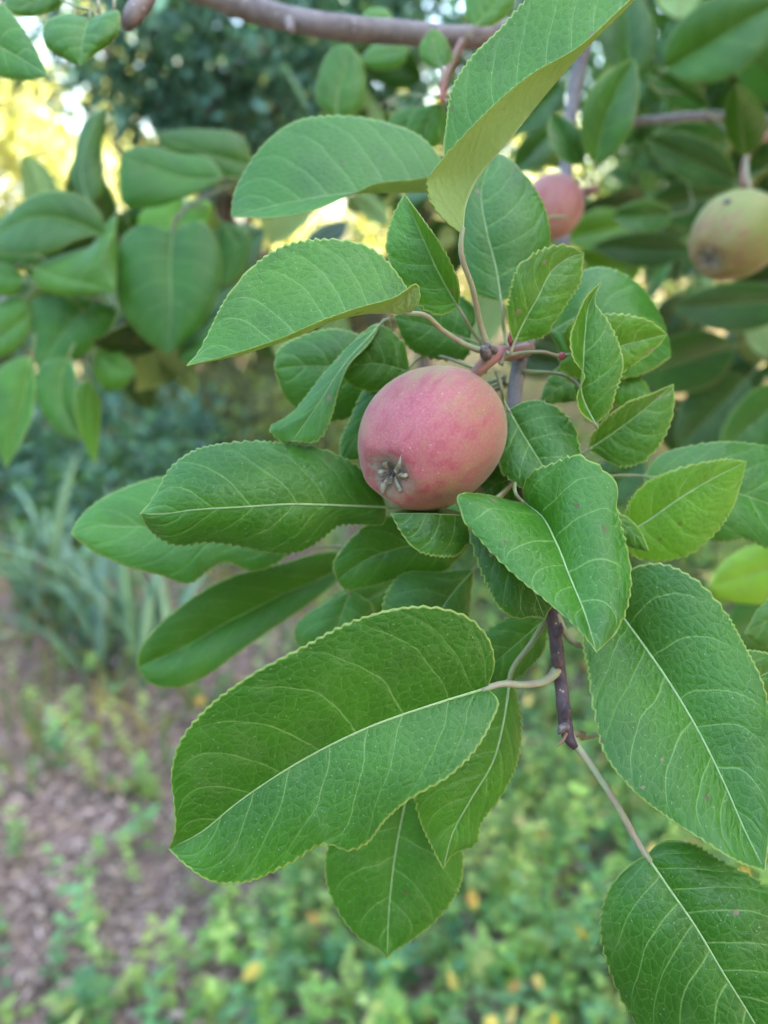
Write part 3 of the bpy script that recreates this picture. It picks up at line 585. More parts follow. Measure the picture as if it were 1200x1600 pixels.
leaf(B, [(945, 798), (985, 828), (1015, 862)], [(972, 803), (1000, 828)], [(955, 840), (990, 858)], [24.6, 24.6], .1, .2, att=[(880, 800, 25.5)], q=1, tint=(1.2, 1.1, 1.1))
leaf(B, [(1005, 744), (1080, 750), (1150, 770), (1250, 805)], [(1030, 712), (1080, 696), (1150, 690), (1230, 712)], [(1010, 770), (1075, 830), (1130, 847), (1165, 843), (1210, 860)],
     [28.5, 28, 28], .9, -.4, att=[(950, 744, 28.0), (830, 730, 26.6)], q=1, nv=7)
# --- second rank, a little soft
def soft(mid, e1, e2, d, o1=0.2, o2=0.2, att=None, q=1, **kw): return leaf(B, mid, e1, e2, d, o1, o2, att, q, **kw)
soft([(470, 850), (380, 838), (300, 826), (200, 823), (150, 822), (110, 834)], [(440, 800), (340, 752), (250, 745), (200, 760), (150, 785), (122, 812)], [(445, 872), (400, 893), (345, 880), (325, 892), (300, 911), (250, 899), (190, 882), (140, 858)], [31, 30, 29.5], 1.0, -.6, [(600, 850, 31), (800, 770, 27)])
soft([(560, 872), (500, 905), (440, 930), (350, 975), (280, 1015), (214, 1042)], [(520, 862), (440, 880), (350, 905), (285, 945), (240, 985), (217, 1018)], [(530, 905), (475, 950), (420, 987), (370, 1022), (320, 1057), (270, 1075), (232, 1066)], [34, 33, 32], -.5, -.5, [(640, 835, 33), (800, 790, 27)], pet=1.4, ptmat='petiole_pink')
soft([(745, 830), (690, 845), (630, 855), (575, 873), (526, 906)], [(735, 850), (715, 875), (690, 897), (620, 905), (565, 920), (540, 922)], [(700, 805), (640, 800), (580, 815), (540, 850), (520, 885)], [28, 28, 28], .3, -.1, [(812, 800, 26.2)])
soft([(742, 888), (705, 930), (670, 985), (640, 1035)], [(690, 893), (625, 898), (600, 935), (598, 975)], [(736, 940), (728, 990), (690, 1025)], [28, 27.5, 27.5], .2, .2, [(840, 870, 25.8)])
soft([(548, 922), (532, 965), (512, 1015)], [(505, 943), (460, 985), (468, 1015)], [(585, 950), (572, 990), (545, 1010)], [31, 30.5], .2, .2, [(600, 880, 31), (812, 800, 26.5)])
soft([(640, 905), (560, 945), (480, 1000)], [(600, 900), (520, 930), (478, 970)], [(620, 950), (560, 990), (500, 1010)], [36, 35], .2, .2, tint=(.8, .9, .8))
soft([(858, 962), (805, 1008), (742, 1062)], [(802, 961), (757, 988), (737, 1022)], [(852, 1010), (822, 1050), (785, 1072)], [26, 26.4], .2, .2, [(866, 940, 24.8)])
soft([(783, 472), (775, 420), (760, 360), (752, 300), (772, 236)], [(745, 460), (724, 400), (722, 330), (735, 270)], [(838, 440), (860, 380), (850, 320), (822, 275), (797, 248)], [26.8, 27.4, 28.8], .1, .3, [(788, 520, 27), (800, 552, 26.2)], nv=7)
soft([(735, 532), (690, 515), (615, 495)], [(742, 480), (690, 455), (640, 468)], [(732, 556), (690, 563), (640, 545)], [27.5, 27.5], .2, .3, [(790, 556, 26)])
soft([(612, 592), (560, 578), (500, 572), (428, 575)], [(590, 545), (540, 515), (470, 525), (432, 550)], [(590, 640), (545, 655), (490, 655), (445, 620)], [29, 28.5, 28.5], .3, .3, [(690, 640, 28.4), (795, 600, 27)], q=1)
soft([(594, 508), (532, 578), (492, 640), (456, 690)], [(578, 535), (544, 572), (529, 610), (520, 647), (495, 690)], [(560, 528), (502, 588), (452, 648), (421, 671), (435, 688)], [26.8, 25.8, 25.4], -.3, .5, [(615, 560, 27.6), (690, 610, 27.8), (790, 590, 26.8)], q=2, wave=.03)
soft([(642, 582), (590, 568), (530, 578)], [(628, 532), (589, 506), (550, 538)], [(620, 602), (575, 612), (545, 600)], [27.2, 26.8, 26.8], .2, .2, [(690, 625, 27.6), (790, 595, 26.8)], q=1, tint=(1.2, 1.1, .8))
soft([(640, 575), (585, 640), (533, 722)], [(575, 600), (548, 650), (530, 700)], [(640, 640), (590, 710)], [28, 28], .2, .2, [(760, 580, 27)], tint=(.7, .8, .7))
soft([(822, 742), (770, 760), (730, 800)], [(770, 725), (735, 760)], [(830, 775), (780, 800)], [26.6, 26.4], .2, .2, [(808, 700, 26.3)], tint=(.8, .9, .8))
soft([(912, 590), (875, 605), (842, 635)], [(880, 570), (852, 600)], [(915, 620), (875, 630)], [29, 29], .2, .2, [(960, 560, 30)], tint=(.7, .8, .6))
soft([(858, 520), (920, 490), (980, 505), (1048, 558)], [(868, 460), (895, 430), (940, 417), (990, 437), (1027, 482), (1045, 530)], [(890, 570), (960, 592), (1020, 578)], [29.5, 29, 29], 1.0, -.5, [(825, 548, 28)])
soft([(950, 590), (985, 600), (1020, 625)], [(985, 580), (1010, 600)], [(955, 625), (990, 640)], [29, 29], tint=(1.2, 1.1, .8))
soft([(932, 1148), (1040, 1120), (1140, 1080), (1240, 1030)], [(960, 1090), (1060, 1040), (1170, 1015)], [(980, 1190), (1080, 1180), (1190, 1120)], [24.5, 24.5, 25], .2, .2, [(910, 1147, 23.6), (888, 1146, 22.85)], pet=1.4)
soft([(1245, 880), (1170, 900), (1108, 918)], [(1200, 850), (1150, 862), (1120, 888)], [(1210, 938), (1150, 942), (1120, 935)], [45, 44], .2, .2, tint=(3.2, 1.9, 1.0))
soft([(1260, 940), (1210, 965), (1163, 990)], [(1235, 920), (1190, 945)], [(1240, 1000), (1190, 1012)], [30, 29.5], .2, .2)
soft([(1190, 1025), (1220, 1045), (1260, 1080)], [(1210, 1015), (1245, 1035)], [(1195, 1060), (1225, 1085)], [27, 27], .2, .2, tint=(1.3, 1.2, .7))
soft([(1260, 925), (1200, 960), (1130, 1000)], [(1200, 920), (1150, 945)], [(1230, 1010), (1170, 1020)], [48, 47], .2, .2, tint=(.8, .9, .8))
soft([(700, 300), (620, 301), (540, 303), (450, 317), (361, 338)], [(690, 250), (660, 215), (600, 190), (530, 180), (460, 190), (420, 217), (385, 262), (363, 312)], [(690, 278), (640, 281), (590, 286), (545, 305), (480, 331), (420, 340)], [30, 29.5, 29, 29.5], 1.5, -.9, [(770, 320, 31), (884, 340, 40)], camber=.05, wave=.04, nv=8)

# ================================================================== apples
def apple_material(name, base1, base2, blush, blush_dir, amount):
    T = NT(name); g = T.n('TexCoord').outputs['Object']
    nrm = T.n('VectorMath', {0: g}, operation='NORMALIZE').outputs[0]
    dt = T.n('VectorMath', {0: nrm, 1: tuple(blush_dir)}, operation='DOT_PRODUCT').outputs['Value']
    z = T.n('SeparateXYZ', {0: nrm}).outputs[2]
    streak = T.noise(T.n('VectorMath', {0: g, 1: (260, 260, 60)}, operation='MULTIPLY').outputs[0], 1.0, 3.0, 0.6)
    mott = T.noise(g, 1150, 4.0, 0.8); big = T.noise(g, 60, 3.0)
    k = T.math('ADD', dt, T.math('MULTIPLY', T.math('SUBTRACT', big, .5), .8))
    k = T.math('ADD', k, T.math('MULTIPLY', T.math('SUBTRACT', streak, .5), 1.0))
    k = T.math('ADD', k, T.math('MULTIPLY', T.math('SUBTRACT', mott, .5), 0.8))
    k = T.math('MULTIPLY', T.ramp(k, 0.12, 1.0), amount)
    col = T.mix(T.ramp(big, .3, .7), base1, base2)
    col = T.mix(k, col, blush)
    col = T.mix(T.math('MULTIPLY', T.ramp(mott, .46, .66), .42), col, tuple(min(1, c * 1.35 + .06) for c in blush))
    col = T.mix(T.math('MULTIPLY', T.ramp(mott, .48, .30), .5), col, tuple(c * .55 for c in blush))
    col = T.mix(T.math('MULTIPLY', T.math('MULTIPLY', T.ramp(streak, .50, .68), T.ramp(dt, .1, .7)), .45), col, (.30, .045, .06))
    vo = T.n('TexVoronoi', {'Vector': g, 'Scale': 430.0, 'Randomness': 1.0})
    rr = T.n('SeparateColor', {0: vo.outputs['Color']}).outputs[0]
    col = T.mix(T.math('MULTIPLY', T.math('MULTIPLY', T.ramp(vo.outputs['Distance'], .06, .13, 1, 0), T.math('GREATER_THAN', rr, .35)), .6), col, (.66, .42, .34))
    rus = T.ramp(T.noise(T.n('VectorMath', {0: g, 1: (420, 420, 120)}, operation='MULTIPLY').outputs[0], 1.0, 5.0, .75), .60, .74)
    col = T.mix(T.math('MULTIPLY', rus, .45), col, (.22, .13, .06))
    # grey wool round the eye of the fruit (-Z pole)
    wool = T.ramp(T.math('ADD', z, T.math('MULTIPLY', T.math('SUBTRACT', T.noise(g, 420, 4.0, .7), .5), .16)), -.988, -.94, 1, 0)
    col = T.mix(T.math('MULTIPLY', wool, .8), col, T.mix(T.noise(g, 900, 3.0), (.36, .38, .31), (.15, .17, .12)))
    bm = T.n('Bump', {'Height': mott, 'Strength': .3, 'Distance': .0005})
    return T.fin(T.n('BsdfPrincipled', {'Base Color': col, 'Roughness': T.math('MULTIPLY_ADD', mott, .2, .46), 'Normal': bm.outputs[0], 'Specular IOR Level': .35, 'Sheen Weight': .18, 'Sheen Roughness': .4, 'Subsurface Weight': .12, 'Subsurface Radius': (.004, .002, .001), 'Subsurface Scale': .5}))
def apple_frame(axis_px):
    ax = np.array(axis_px, float); ax /= np.linalg.norm(ax)
    zw = -(ax[0] * RIGHT - ax[1] * UP - ax[2] * FWD)
    yv = np.cross(zw, RIGHT); yv /= np.linalg.norm(yv); return np.cross(yv, zw), yv, zw
def in_apple(axis_px, v):
    """view direction (right, down, towards the lens) -> the apple's own axes"""
    v = np.array(v, float); v /= np.linalg.norm(v); vw = v[0] * RIGHT - v[1] * UP - v[2] * FWD
    return [float(a @ vw) for a in apple_frame(axis_px)]
def make_apple(c, rad_cm, elong, axis_px, mat, label, stalk=None, sepals=5, hole=None, skew=0.0):
    """axis_px: direction of the calyx end (x right, y down, towards camera)"""
    loc = P(np.array(c, float)); R = rad_cm * .01
    ax = np.array(axis_px, float); ax /= np.linalg.norm(ax)
    zw = -(ax[0] * RIGHT - ax[1] * UP - ax[2] * FWD)             # +Z is the stalk end
    yv = np.cross(zw, RIGHT); yv /= np.linalg.norm(yv); xv = np.cross(yv, zw)
    Rm = Matrix(((xv[0], yv[0], zw[0]), (xv[1], yv[1], zw[1]), (xv[2], yv[2], zw[2])))
    nth, nph = 64, 72; th = np.linspace(0, np.pi, nth); ph = np.linspace(0, 2*np.pi, nph, endpoint=False)
    TH, PH = np.meshgrid(th, ph, indexing='ij')
    rr = np.sin(TH) ** .93 * (1 + .05 * np.cos(TH)) * (1 + .012 * np.cos(5 * PH) * (1 - np.cos(TH)) * .5 + .01 * np.cos(2 * PH + 1))
    zz = elong * np.cos(TH) - np.where(TH < .55, .26 * (1 - TH / .55) ** 2, 0) + np.where(TH > 2.70, .27 * ((TH - 2.70) / .44) ** 1.5, 0)
    lump = 1 + .022 * np.cos(PH + .8) + .02 * np.cos(3 * PH + 2) * np.sin(TH) + .075 * np.cos(5 * PH) * np.exp(-((TH - 2.72) / .2) ** 2)
    V = np.stack([rr * lump * np.cos(PH) + skew * zz, rr * lump * np.sin(PH), zz * np.ones_like(PH)], -1) * R
    I = np.arange(nth * nph).reshape(nth, nph); a, b = I[:-1], I[1:]
    f = np.stack([a, b, np.roll(b, -1, 1), np.roll(a, -1, 1)], -1).reshape(-1, 4)
    t = bpy.data.objects.new('apple', None); COL.objects.link(t); t.location = loc; t['_o'] = [0, 0, 0]; t.rotation_euler = Rm.to_euler(); tag(t, label, 'apple', 'apples on the tree')
    mesh_obj('fruit', V.reshape(-1, 3), f, mat, t)
    z0 = -elong * R + .15 * R
    for k in range(sepals):
        az = 2 * math.pi * k / sepals + random.uniform(-.5, .5); ln = R * random.uniform(.28, .50); cu = random.uniform(.9, 2.1)
        s = np.linspace(0, 1, 9); rad = .05 * R + ln * np.sin(s * cu * 1.2) / (cu * 1.2) * 1.2; hh = z0 - ln * (s * .75 - s ** 2.2 * .55 * cu)
        tw = az + s * random.uniform(-1.3, 1.3)
        C = np.stack([rad * np.cos(tw), rad * np.sin(tw), hh], -1); sd = np.stack([-np.sin(tw), np.cos(tw), 0 * tw], -1); wv = (np.interp(s, [0, .3, .8, 1], [.55, 1, .4, .05]) * .05 * R)[:, None]
        nn = np.cross(np.gradient(C, axis=0), sd); nn /= np.linalg.norm(nn, axis=1)[:, None]
        Vs = np.stack([C - sd * wv, C + nn * wv * .55, C + sd * wv, C + nn * wv * .25], 1).reshape(-1, 3); J = np.arange(36).reshape(9, 4)
        fs = np.stack([J[:-1], np.roll(J[:-1], -1, 1), np.roll(J[1:], -1, 1), J[1:]], -1).reshape(-1, 4)
        mesh_obj('sepal', Vs, fs, M['sepal'], t)
    for k in range(7):
        az = random.uniform(0, 6.28); r0 = R * .04; V_, f_ = tube_geo(np.array([[r0 * math.cos(az), r0 * math.sin(az), z0 + .05 * R], [r0 * 1.5 * math.cos(az), r0 * 1.5 * math.sin(az), z0 - .09 * R], [r0 * 2.4 * math.cos(az), r0 * 2.4 * math.sin(az), z0 - .15 * R]]), [R * .012, R * .012, R * .02], 5)
        mesh_obj('stamen', V_, f_, M['darkbud'], t)
    if hole is not None:
        h = np.array(hole, float); h /= np.linalg.norm(h); pt = h * R * np.array([1, 1, elong]) * .99
        V_, f_ = tube_geo(np.array([pt, pt + h * .0006, pt + h * .0009]), [.0028, .0022, .0008], 10); mesh_obj('scar', V_, f_, M['darkbud'], t)
    if stalk is not None:
        sw = P(np.array(stalk, float)); inv = Rm.transposed(); pts = [np.array(inv @ Vector(q - loc)) for q in sw]
        V_, f_ = tube_geo(spline3(np.array([[0, 0, R * (elong - .3)], [0, 0, R * elong]] + pts), np.linspace(0, 1, 12)), np.linspace(.0013, .0016, 12), 8); mesh_obj('stalk', V_, f_, M['petiole_pink'], t)
    return t
M['sepal'] = simple('sepal_dry', (.52, .52, .42), .85, (.26, .19, .14), 330, .3, 900)
M['apple_red'] = apple_material('apple_red', (.27, .21, .07), (.32, .18, .095), (.36, .092, .115), in_apple((-.56, .52, .68), (-.25, -.1, .95)), .97)
M['apple_green'] = apple_material('apple_green', (.20, .235, .045), (.25, .25, .06), (.24, .15, .07), in_apple((-.70, .62, .30), (-.8, .5, .3)), .6)
M['apple_pink'] = apple_material('apple_pink', (.36, .20, .13), (.36, .18, .13), (.36, .135, .125), in_apple((-.3, .8, .1), (0, -.3, .9)), .9)
random.seed(21)
make_apple((673, 686, 25.0), 2.35, 1.19, (-.56, .52, .68), M['apple_red'], 'sharp pinkish red apple at the centre, its dried calyx facing the viewer', [(738, 590, 24.9), (752, 575, 24.8)], 6)
make_apple((1148, 370, 50), 2.85, 1.12, (-.70, .62, .30), M['apple_green'], 'blurred pale green apple with a dark spot, cut by the picture edge', [(1170, 290, 51), (1166, 245, 52)], 5, (-.45, -.75, -.15))
make_apple((862, 325, 48), 1.95, 1.08, (-.3, .8, .1), M['apple_pink'], 'blurred pink apple half hidden behind a large leaf', [(885, 295, 51), (905, 300, 52)])

# ================================================================== blurred leaf cluster at the left
C = branch([(-420, 300, 70), (-160, 420, 58), (30, 480, 54), (120, 540, 53), (165, 525, 53), (250, 420, 54), (285, 330, 55), (330, 300, 56)], [5, 4, 3, 2.4, 2.0, 1.6, 1.3, .8], 'limb', 'thin dark branch with the blurred cluster of leaves beside the picture edge', 50, 10)
TC = (.80, .78, .45)
def cl(*a, **kw): kw.setdefault('q', 1); kw.setdefault('tint', TC); kw.setdefault('wave', .05); return leaf(C, *a, **kw)
cl([(168, 372), (110, 345), (50, 340), (-30, 385)], [(158, 335), (110, 300), (60, 303), (0, 345)], [(150, 368), (80, 392), (30, 398)], [50, 49, 49], .3, -.8, [(240, 420, 54)])
cl([(140, 322), (128, 280), (135, 220), (166, 165)], [(114, 290), (117, 235), (135, 185)], [(160, 300), (158, 250), (162, 200)], [52, 52, 53], .3, .6, [(200, 380, 54), (250, 420, 54)])
cl([(352, 278), (300, 280), (240, 262), (188, 242)], [(330, 250), (280, 240), (240, 229), (205, 232)], [(300, 305), (230, 325), (195, 322), (186, 280)], [50, 49.5, 49], .4, -.3, [(300, 320, 55)], tint=(.8, .9, .9))
cl([(398, 262), (340, 245), (290, 230), (243, 208)], [(380, 215), (320, 202), (280, 203)], [(380, 285), (340, 275), (300, 248), (262, 238)], [54, 53, 53], .3, .3, [(330, 300, 56)])
cl([(283, 310), (280, 340), (270, 372), (262, 400)], [(330, 318), (328, 345), (300, 372)], [(240, 315), (215, 345), (235, 372)], [57, 57, 56], .2, .2, [(290, 325, 55)], tint=(1.9, 1.5, .8))
cl([(270, 362), (266, 410), (268, 470), (262, 554)], [(215, 352), (184, 385), (180, 450), (195, 495), (225, 530)], [(315, 345), (341, 385), (344, 440), (325, 495), (290, 535)], [50, 49.5, 49.5], .4, .3, [(276, 345, 54.5)], tint=(.75, .88, .85))
cl([(50, 418), (95, 435), (140, 445), (181, 458)], [(90, 400), (140, 385), (175, 365), (181, 400)], [(55, 445), (100, 463), (150, 462)], [49, 48.5, 48.5], .6, .2, [(20, 440, 53)], tint=(1.5, 1.2, 1.5))
cl([(182, 332), (176, 380), (180, 455)], [(150, 370), (140, 420)], [(183, 370), (183, 420)], [50, 49], .5, .3, tint=(1.3, 1.2, 1.2), att=[(230, 440, 54)])
cl([(150, 470), (115, 500), (85, 540), (58, 580)], [(180, 480), (160, 530), (110, 565)], [(80, 455), (50, 470), (50, 520)], [51, 51, 50.5], .4, .3, [(163, 520, 53)], tint=(.85, .95, .75))
cl([(108, 556), (95, 600), (105, 650), (126, 688)], [(65, 570), (54, 600), (70, 650), (100, 682)], [(118, 580), (117, 630), (122, 665)], [50, 49.5, 49.5], -.2, -.5, [(125, 542, 53)], tint=(.85, .95, .95))
cl([(50, 555), (40, 610), (25, 670), (8, 732)], [(5, 570), (-10, 620), (-5, 690)], [(55, 600), (50, 650), (25, 705)], [50, 49.5, 49], -.2, -.4, [(60, 500, 53.6)], tint=(1.3, 1.15, 1.3))
cl([(140, 590), (140, 640), (150, 730)], [(118, 610), (120, 660), (140, 710)], [(155, 620), (156, 670)], [56, 56], .2, .2, [(142, 545, 53.2)], tint=(1.9, 1.5, .8))
cl([(150, 545), (175, 572), (213, 583)], [(170, 540), (200, 560)], [(148, 590), (165, 610), (190, 608)], [52, 52], .2, .2, [(145, 535, 53)], tint=(1.4, 1.2, .8))
cl([(50, 490), (10, 520), (-40, 560)], [(30, 462), (0, 470), (-30, 500)], [(40, 530), (10, 555)], [51, 50], .2, .2, [(50, 488, 54)], tint=(1.3, 1.15, 1.3))
cl([(40, 440), (0, 432), (-50, 440)], [(20, 415), (-10, 412)], [(20, 460), (-10, 462)], [50, 50], .2, .2, [(20, 470, 54)], tint=(1.4, 1.2, 1.5))
cl([(60, 400), (10, 380), (-50, 370)], [(50, 370), (10, 340), (-20, 340)], [(40, 420), (0, 418)], [55, 55], .2, .2, [(40, 470, 54)])
cl([(330, 420), (300, 400), (260, 330)], [(300, 430), (260, 390)], [(330, 380), (300, 340)], [60, 60], .2, .2, tint=(.8, .9, .8), att=[(285, 350, 55)])
cl([(345, 345), (370, 380), (350, 450)], [(385, 360), (375, 430)], [(340, 380), (335, 430)], [58, 58], .2, .2, tint=(.8, .95, .9), att=[(300, 320, 55.4)])

# ================================================================== leaves and stub at the top left
D = branch([(90, -380, 46), (150, -190, 40), (215, -60, 35), (232, -10, 34), (212, 18, 33.6), (196, 40, 33.4)], [4.5, 4.2, 3.8, 4.4, 4.6, 3.2], 'limb', 'rough dark twig stub at the top with three leaves beside it', 40, 12, .12)
leaf(D, [(-60, 60), (-10, 70), (30, 90), (76, 119)], [(-40, 20), (0, 6), (30, 35), (55, 75)], [(-30, 100), (0, 120), (40, 126)], [30, 30, 29.5], .2, .2, q=2, att=[(-60, -60, 33), (150, -160, 39)], tint=(1.1, 1.05, 1.1))
leaf(D, [(140, 28), (130, 60), (126, 103)], [(100, 22), (68, 40), (70, 70), (100, 92)], [(185, 18), (186, 50), (150, 85)], [31.5, 31, 31], .2, .2, q=2, att=[(118, 10, 32), (100, -60, 36), (170, -140, 38)], tint=(1.15, 1.05, 1.15))
leaf(D, [(110, -30), (60, 0), (5, 18)], [(100, 5), (60, 25), (25, 25)], [(60, -40), (10, -5)], [34, 33.5], .2, .2, q=1, att=[(150, -60, 35), (215, -60, 35)])
for a, b in (((155, 20), (140, -90)), ((178, 16), (176, -90)), ((118, 24), (95, -40))): tube('bare_stalk', [(a[0], a[1], 33), ((a[0] + b[0]) / 2 + 3, (a[1] + b[1]) / 2, 34), (b[0], b[1], 35.5), (212, -62, 35.2)], [.7, .8, .9, 1.0], M['petiole_pink'], D, 12, 7)

# ================================================================== mauve limb across the top
Lm = branch([(60, -180, 46), (240, -50, 44), (340, -5, 42), (430, 25, 41.5), (520, 42, 41), (640, 52, 41.5), (720, 60, 42), (800, 48, 43), (860, 60, 50), (912, 55, 58.6)], [7.5, 7.4, 7.0, 6.6, 6.4, 6.3, 6.4, 6.3, 6.0, 5.6], 'limb', 'smooth mauve brown limb running across the top', 70, 16, .05)
tube('spur', [(722, 66, 41), (708, 95, 40), (694, 125, 39.5), (690, 160, 39.5)], [2.2, 2.2, 2.4, 1.6], M['spur'], Lm, 16, 10, True, .12)
tube('spur', [(452, 30, 41), (456, 48, 40.6), (458, 52, 40.6)], [3, 2.4, 1.0], M['limb'], Lm, 8, 10, True, .1)
def lm(*a, **kw): kw.setdefault('q', 1); kw.setdefault('wave', .05); return leaf(Lm, *a, **kw)
lm([(690, 108), (682, 80), (676, 44)], [(662, 100), (655, 75), (665, 55)], [(705, 95), (702, 70), (690, 52)], [39.5, 39.5], .2, .2, [(694, 125, 39.5)], tint=(1.2, 1.1, .7))
lm([(742, 42), (765, 15), (805, -40)], [(728, 25), (730, -10), (760, -40)], [(770, 40), (800, 15)], [38, 38], .2, .2, [(715, 80, 39), (697, 122, 39.5)], tint=(1.3, 1.15, 1.3))
lm([(525, 182), (530, 140), (540, 110), (545, 68)], [(497, 165), (500, 110), (520, 75)], [(560, 175), (572, 130), (560, 85)], [46, 46], .2, .2, [(530, 215, 47), (600, 160, 45), (690, 150, 40)], tint=(1.3, 1.15, 1.2))
lm([(690, 165), (655, 190), (600, 200)], [(660, 165), (620, 175)], [(690, 190), (650, 215)], [42, 43], .2, .2, [(691, 150, 39.6)], tint=(1.1, 1.05, 1.1))
lm([(690, 160), (670, 190), (650, 235)], [(650, 170), (636, 205)], [(700, 190), (690, 225)], [41, 42], .2, .2, [(691, 150, 39.6)], tint=(1.2, 1.1, 1.2))
lm([(640, 75), (600, 85), (560, 95)], [(620, 62), (580, 72)], [(630, 100), (585, 108)], [50, 50], .2, .2, tint=(1.1, 1.05, 1.2), att=[(660, 65, 43)])
lm([(620, 40), (590, 22), (560, 35)], [(605, 15), (575, 15)], [(610, 40), (580, 42)], [47, 47], .2, .2, tint=(1.3, 1.1, .8), att=[(640, 50, 43)])

# ================================================================== boughs behind, upper right
R = branch([(1500, 60, 90), (1330, 130, 74), (1230, 200, 62), (1165, 250, 54), (1160, 275, 53), (1162, 292, 52)], [8, 6, 4.5, 2.6, 2.2, 1.6], 'spur', 'reddish twig that holds the blurred green apple', 40, 10, .08)
def rr_(b, tp, w, wr=None, **kw):
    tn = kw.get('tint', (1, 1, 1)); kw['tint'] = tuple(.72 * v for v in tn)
    kw.setdefault('q', 0); kw.setdefault('wave', .06); kw.setdefault('camber', .2); return leaf2(kw.pop('par', R), b, tp, w, wr, **kw)
Rb = branch([(1560, 330, 110), (1380, 250, 92), (1240, 195, 78), (1110, 182, 70), (1000, 190, 64), (925, 205, 52), (890, 215, 57.5)], [9, 7, 5.5, 4.4, 3.6, 3.0, 2.6], 'oldtwig', 'grey side branch in the blurred leaves above the green apple', 50, 10, .08)
Rc = branch([(1560, 700, 130), (1350, 560, 108), (1200, 520, 92), (1100, 490, 84), (1000, 500, 76), (900, 470, 66), (840, 430, 60)], [10, 8, 6, 5, 4, 3, 2], 'trunk', 'dark bough deep in the shade below the green apple', 50, 10, .08)
tube('spur', [(888, 300, 55.5), (905, 302, 53), (930, 296, 51.5)], [3, 3.4, 2.8], M['spur'], B, 14, 10, True, .16)
rr_((930, 258, 45), (990, 92, 44), 40, 42, par=B, q=1, bend=.05, att=[(925, 290, 51)], tint=(1.2, 1.1, 1.0))
rr_((908, 258, 46), (862, 178, 46), 26, 26, par=B, q=1, att=[(915, 292, 52)], tint=(.9, 1, .8))
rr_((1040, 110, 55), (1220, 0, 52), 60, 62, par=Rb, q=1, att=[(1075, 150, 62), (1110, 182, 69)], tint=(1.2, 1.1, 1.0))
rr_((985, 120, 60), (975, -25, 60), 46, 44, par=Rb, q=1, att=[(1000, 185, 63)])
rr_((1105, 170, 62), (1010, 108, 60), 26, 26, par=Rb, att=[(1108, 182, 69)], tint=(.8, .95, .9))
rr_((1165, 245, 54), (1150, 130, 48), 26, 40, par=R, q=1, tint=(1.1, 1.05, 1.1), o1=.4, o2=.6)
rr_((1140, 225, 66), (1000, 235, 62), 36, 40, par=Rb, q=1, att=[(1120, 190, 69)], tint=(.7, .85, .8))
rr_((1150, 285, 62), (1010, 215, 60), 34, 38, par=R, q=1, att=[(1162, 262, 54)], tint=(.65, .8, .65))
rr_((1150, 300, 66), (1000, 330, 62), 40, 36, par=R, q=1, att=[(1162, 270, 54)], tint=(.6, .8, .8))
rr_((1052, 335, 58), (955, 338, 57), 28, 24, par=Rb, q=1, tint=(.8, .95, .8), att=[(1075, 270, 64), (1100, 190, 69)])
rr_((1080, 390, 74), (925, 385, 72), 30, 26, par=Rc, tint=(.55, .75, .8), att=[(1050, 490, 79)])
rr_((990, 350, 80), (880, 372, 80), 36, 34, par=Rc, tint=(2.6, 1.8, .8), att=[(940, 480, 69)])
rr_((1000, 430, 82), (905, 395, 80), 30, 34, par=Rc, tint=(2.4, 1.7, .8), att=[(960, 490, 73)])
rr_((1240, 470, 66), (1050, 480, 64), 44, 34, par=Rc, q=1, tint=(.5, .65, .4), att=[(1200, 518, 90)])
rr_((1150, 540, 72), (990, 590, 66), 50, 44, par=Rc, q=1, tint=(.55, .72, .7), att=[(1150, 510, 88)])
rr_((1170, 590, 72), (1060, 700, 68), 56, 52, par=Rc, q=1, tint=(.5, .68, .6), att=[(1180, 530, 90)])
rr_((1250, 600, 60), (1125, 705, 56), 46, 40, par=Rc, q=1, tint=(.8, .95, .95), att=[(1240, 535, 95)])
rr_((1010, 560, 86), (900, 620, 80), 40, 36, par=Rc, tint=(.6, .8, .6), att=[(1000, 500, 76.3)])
rr_((1250, 160, 70), (1140, 60, 66), 44, 44, par=Rb, tint=(.9, 1, .9), att=[(1240, 194, 78)])
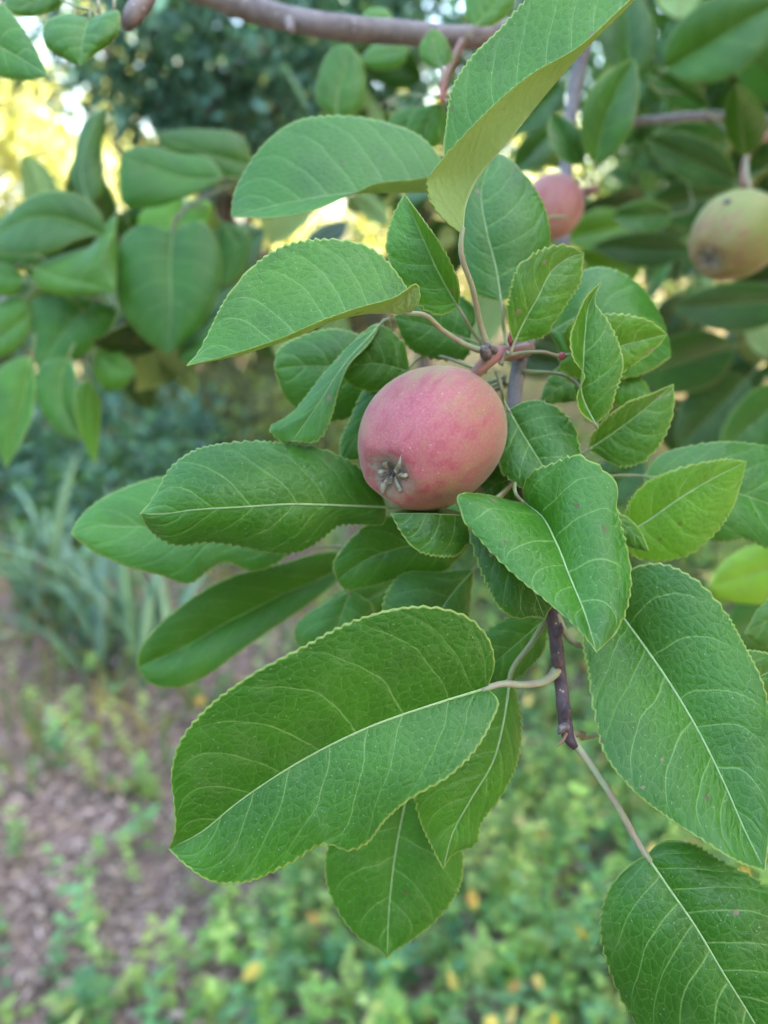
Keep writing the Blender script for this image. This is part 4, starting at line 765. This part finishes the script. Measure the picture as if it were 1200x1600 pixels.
rr_((1200, 330, 80), (1060, 430, 78), 40, 40, par=Rc, tint=(.5, .7, .6), att=[(1180, 515, 90)])
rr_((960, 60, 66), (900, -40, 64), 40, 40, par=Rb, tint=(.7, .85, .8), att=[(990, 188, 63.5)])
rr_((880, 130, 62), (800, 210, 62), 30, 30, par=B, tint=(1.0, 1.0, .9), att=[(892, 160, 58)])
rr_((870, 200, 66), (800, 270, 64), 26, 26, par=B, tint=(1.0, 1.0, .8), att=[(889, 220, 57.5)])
# leaves deeper in the boughs share a few blades
protos = []
def deep(par, n, box, depth, size=(5.5, 9), pal=APPLE):
    for _ in range(n):
        x, y, dd = rng.uniform(box[0], box[2]), rng.uniform(box[1], box[3]), rng.uniform(*depth)
        az = rng.uniform(0, 6.28); lpx = rng.uniform(*size) / dd * F
        if len(protos) < 8:
            o = leaf2(par, (x, y, dd), (x + lpx * math.cos(az), y + lpx * math.sin(az), dd + rng.uniform(-3, 3)), lpx * .30, q=0, bend=rng.uniform(-.06, .06), o1=rng.uniform(-1, 1), o2=rng.uniform(-1, 1), wave=.1)
            protos.append(o)
        else:
            o = random.choice(protos).copy(); COL.objects.link(o); o.parent = par
            o.location = P(np.array([x, y, dd])) - np.array(par['_o']); o.rotation_euler = (rng.uniform(-.9, .9), rng.uniform(-.9, .9), rng.uniform(0, 6.28)); s = rng.uniform(.75, 1.25); o.scale = (s, s, s)
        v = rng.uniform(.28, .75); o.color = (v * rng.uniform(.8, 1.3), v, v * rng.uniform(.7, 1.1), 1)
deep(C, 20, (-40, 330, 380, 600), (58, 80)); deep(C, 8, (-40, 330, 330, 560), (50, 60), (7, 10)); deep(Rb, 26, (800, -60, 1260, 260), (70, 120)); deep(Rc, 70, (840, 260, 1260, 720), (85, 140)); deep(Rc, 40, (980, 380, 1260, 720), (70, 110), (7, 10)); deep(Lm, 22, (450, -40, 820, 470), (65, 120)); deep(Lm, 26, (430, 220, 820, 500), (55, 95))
for o in scn.objects:
    if '_o' in o: del o['_o']
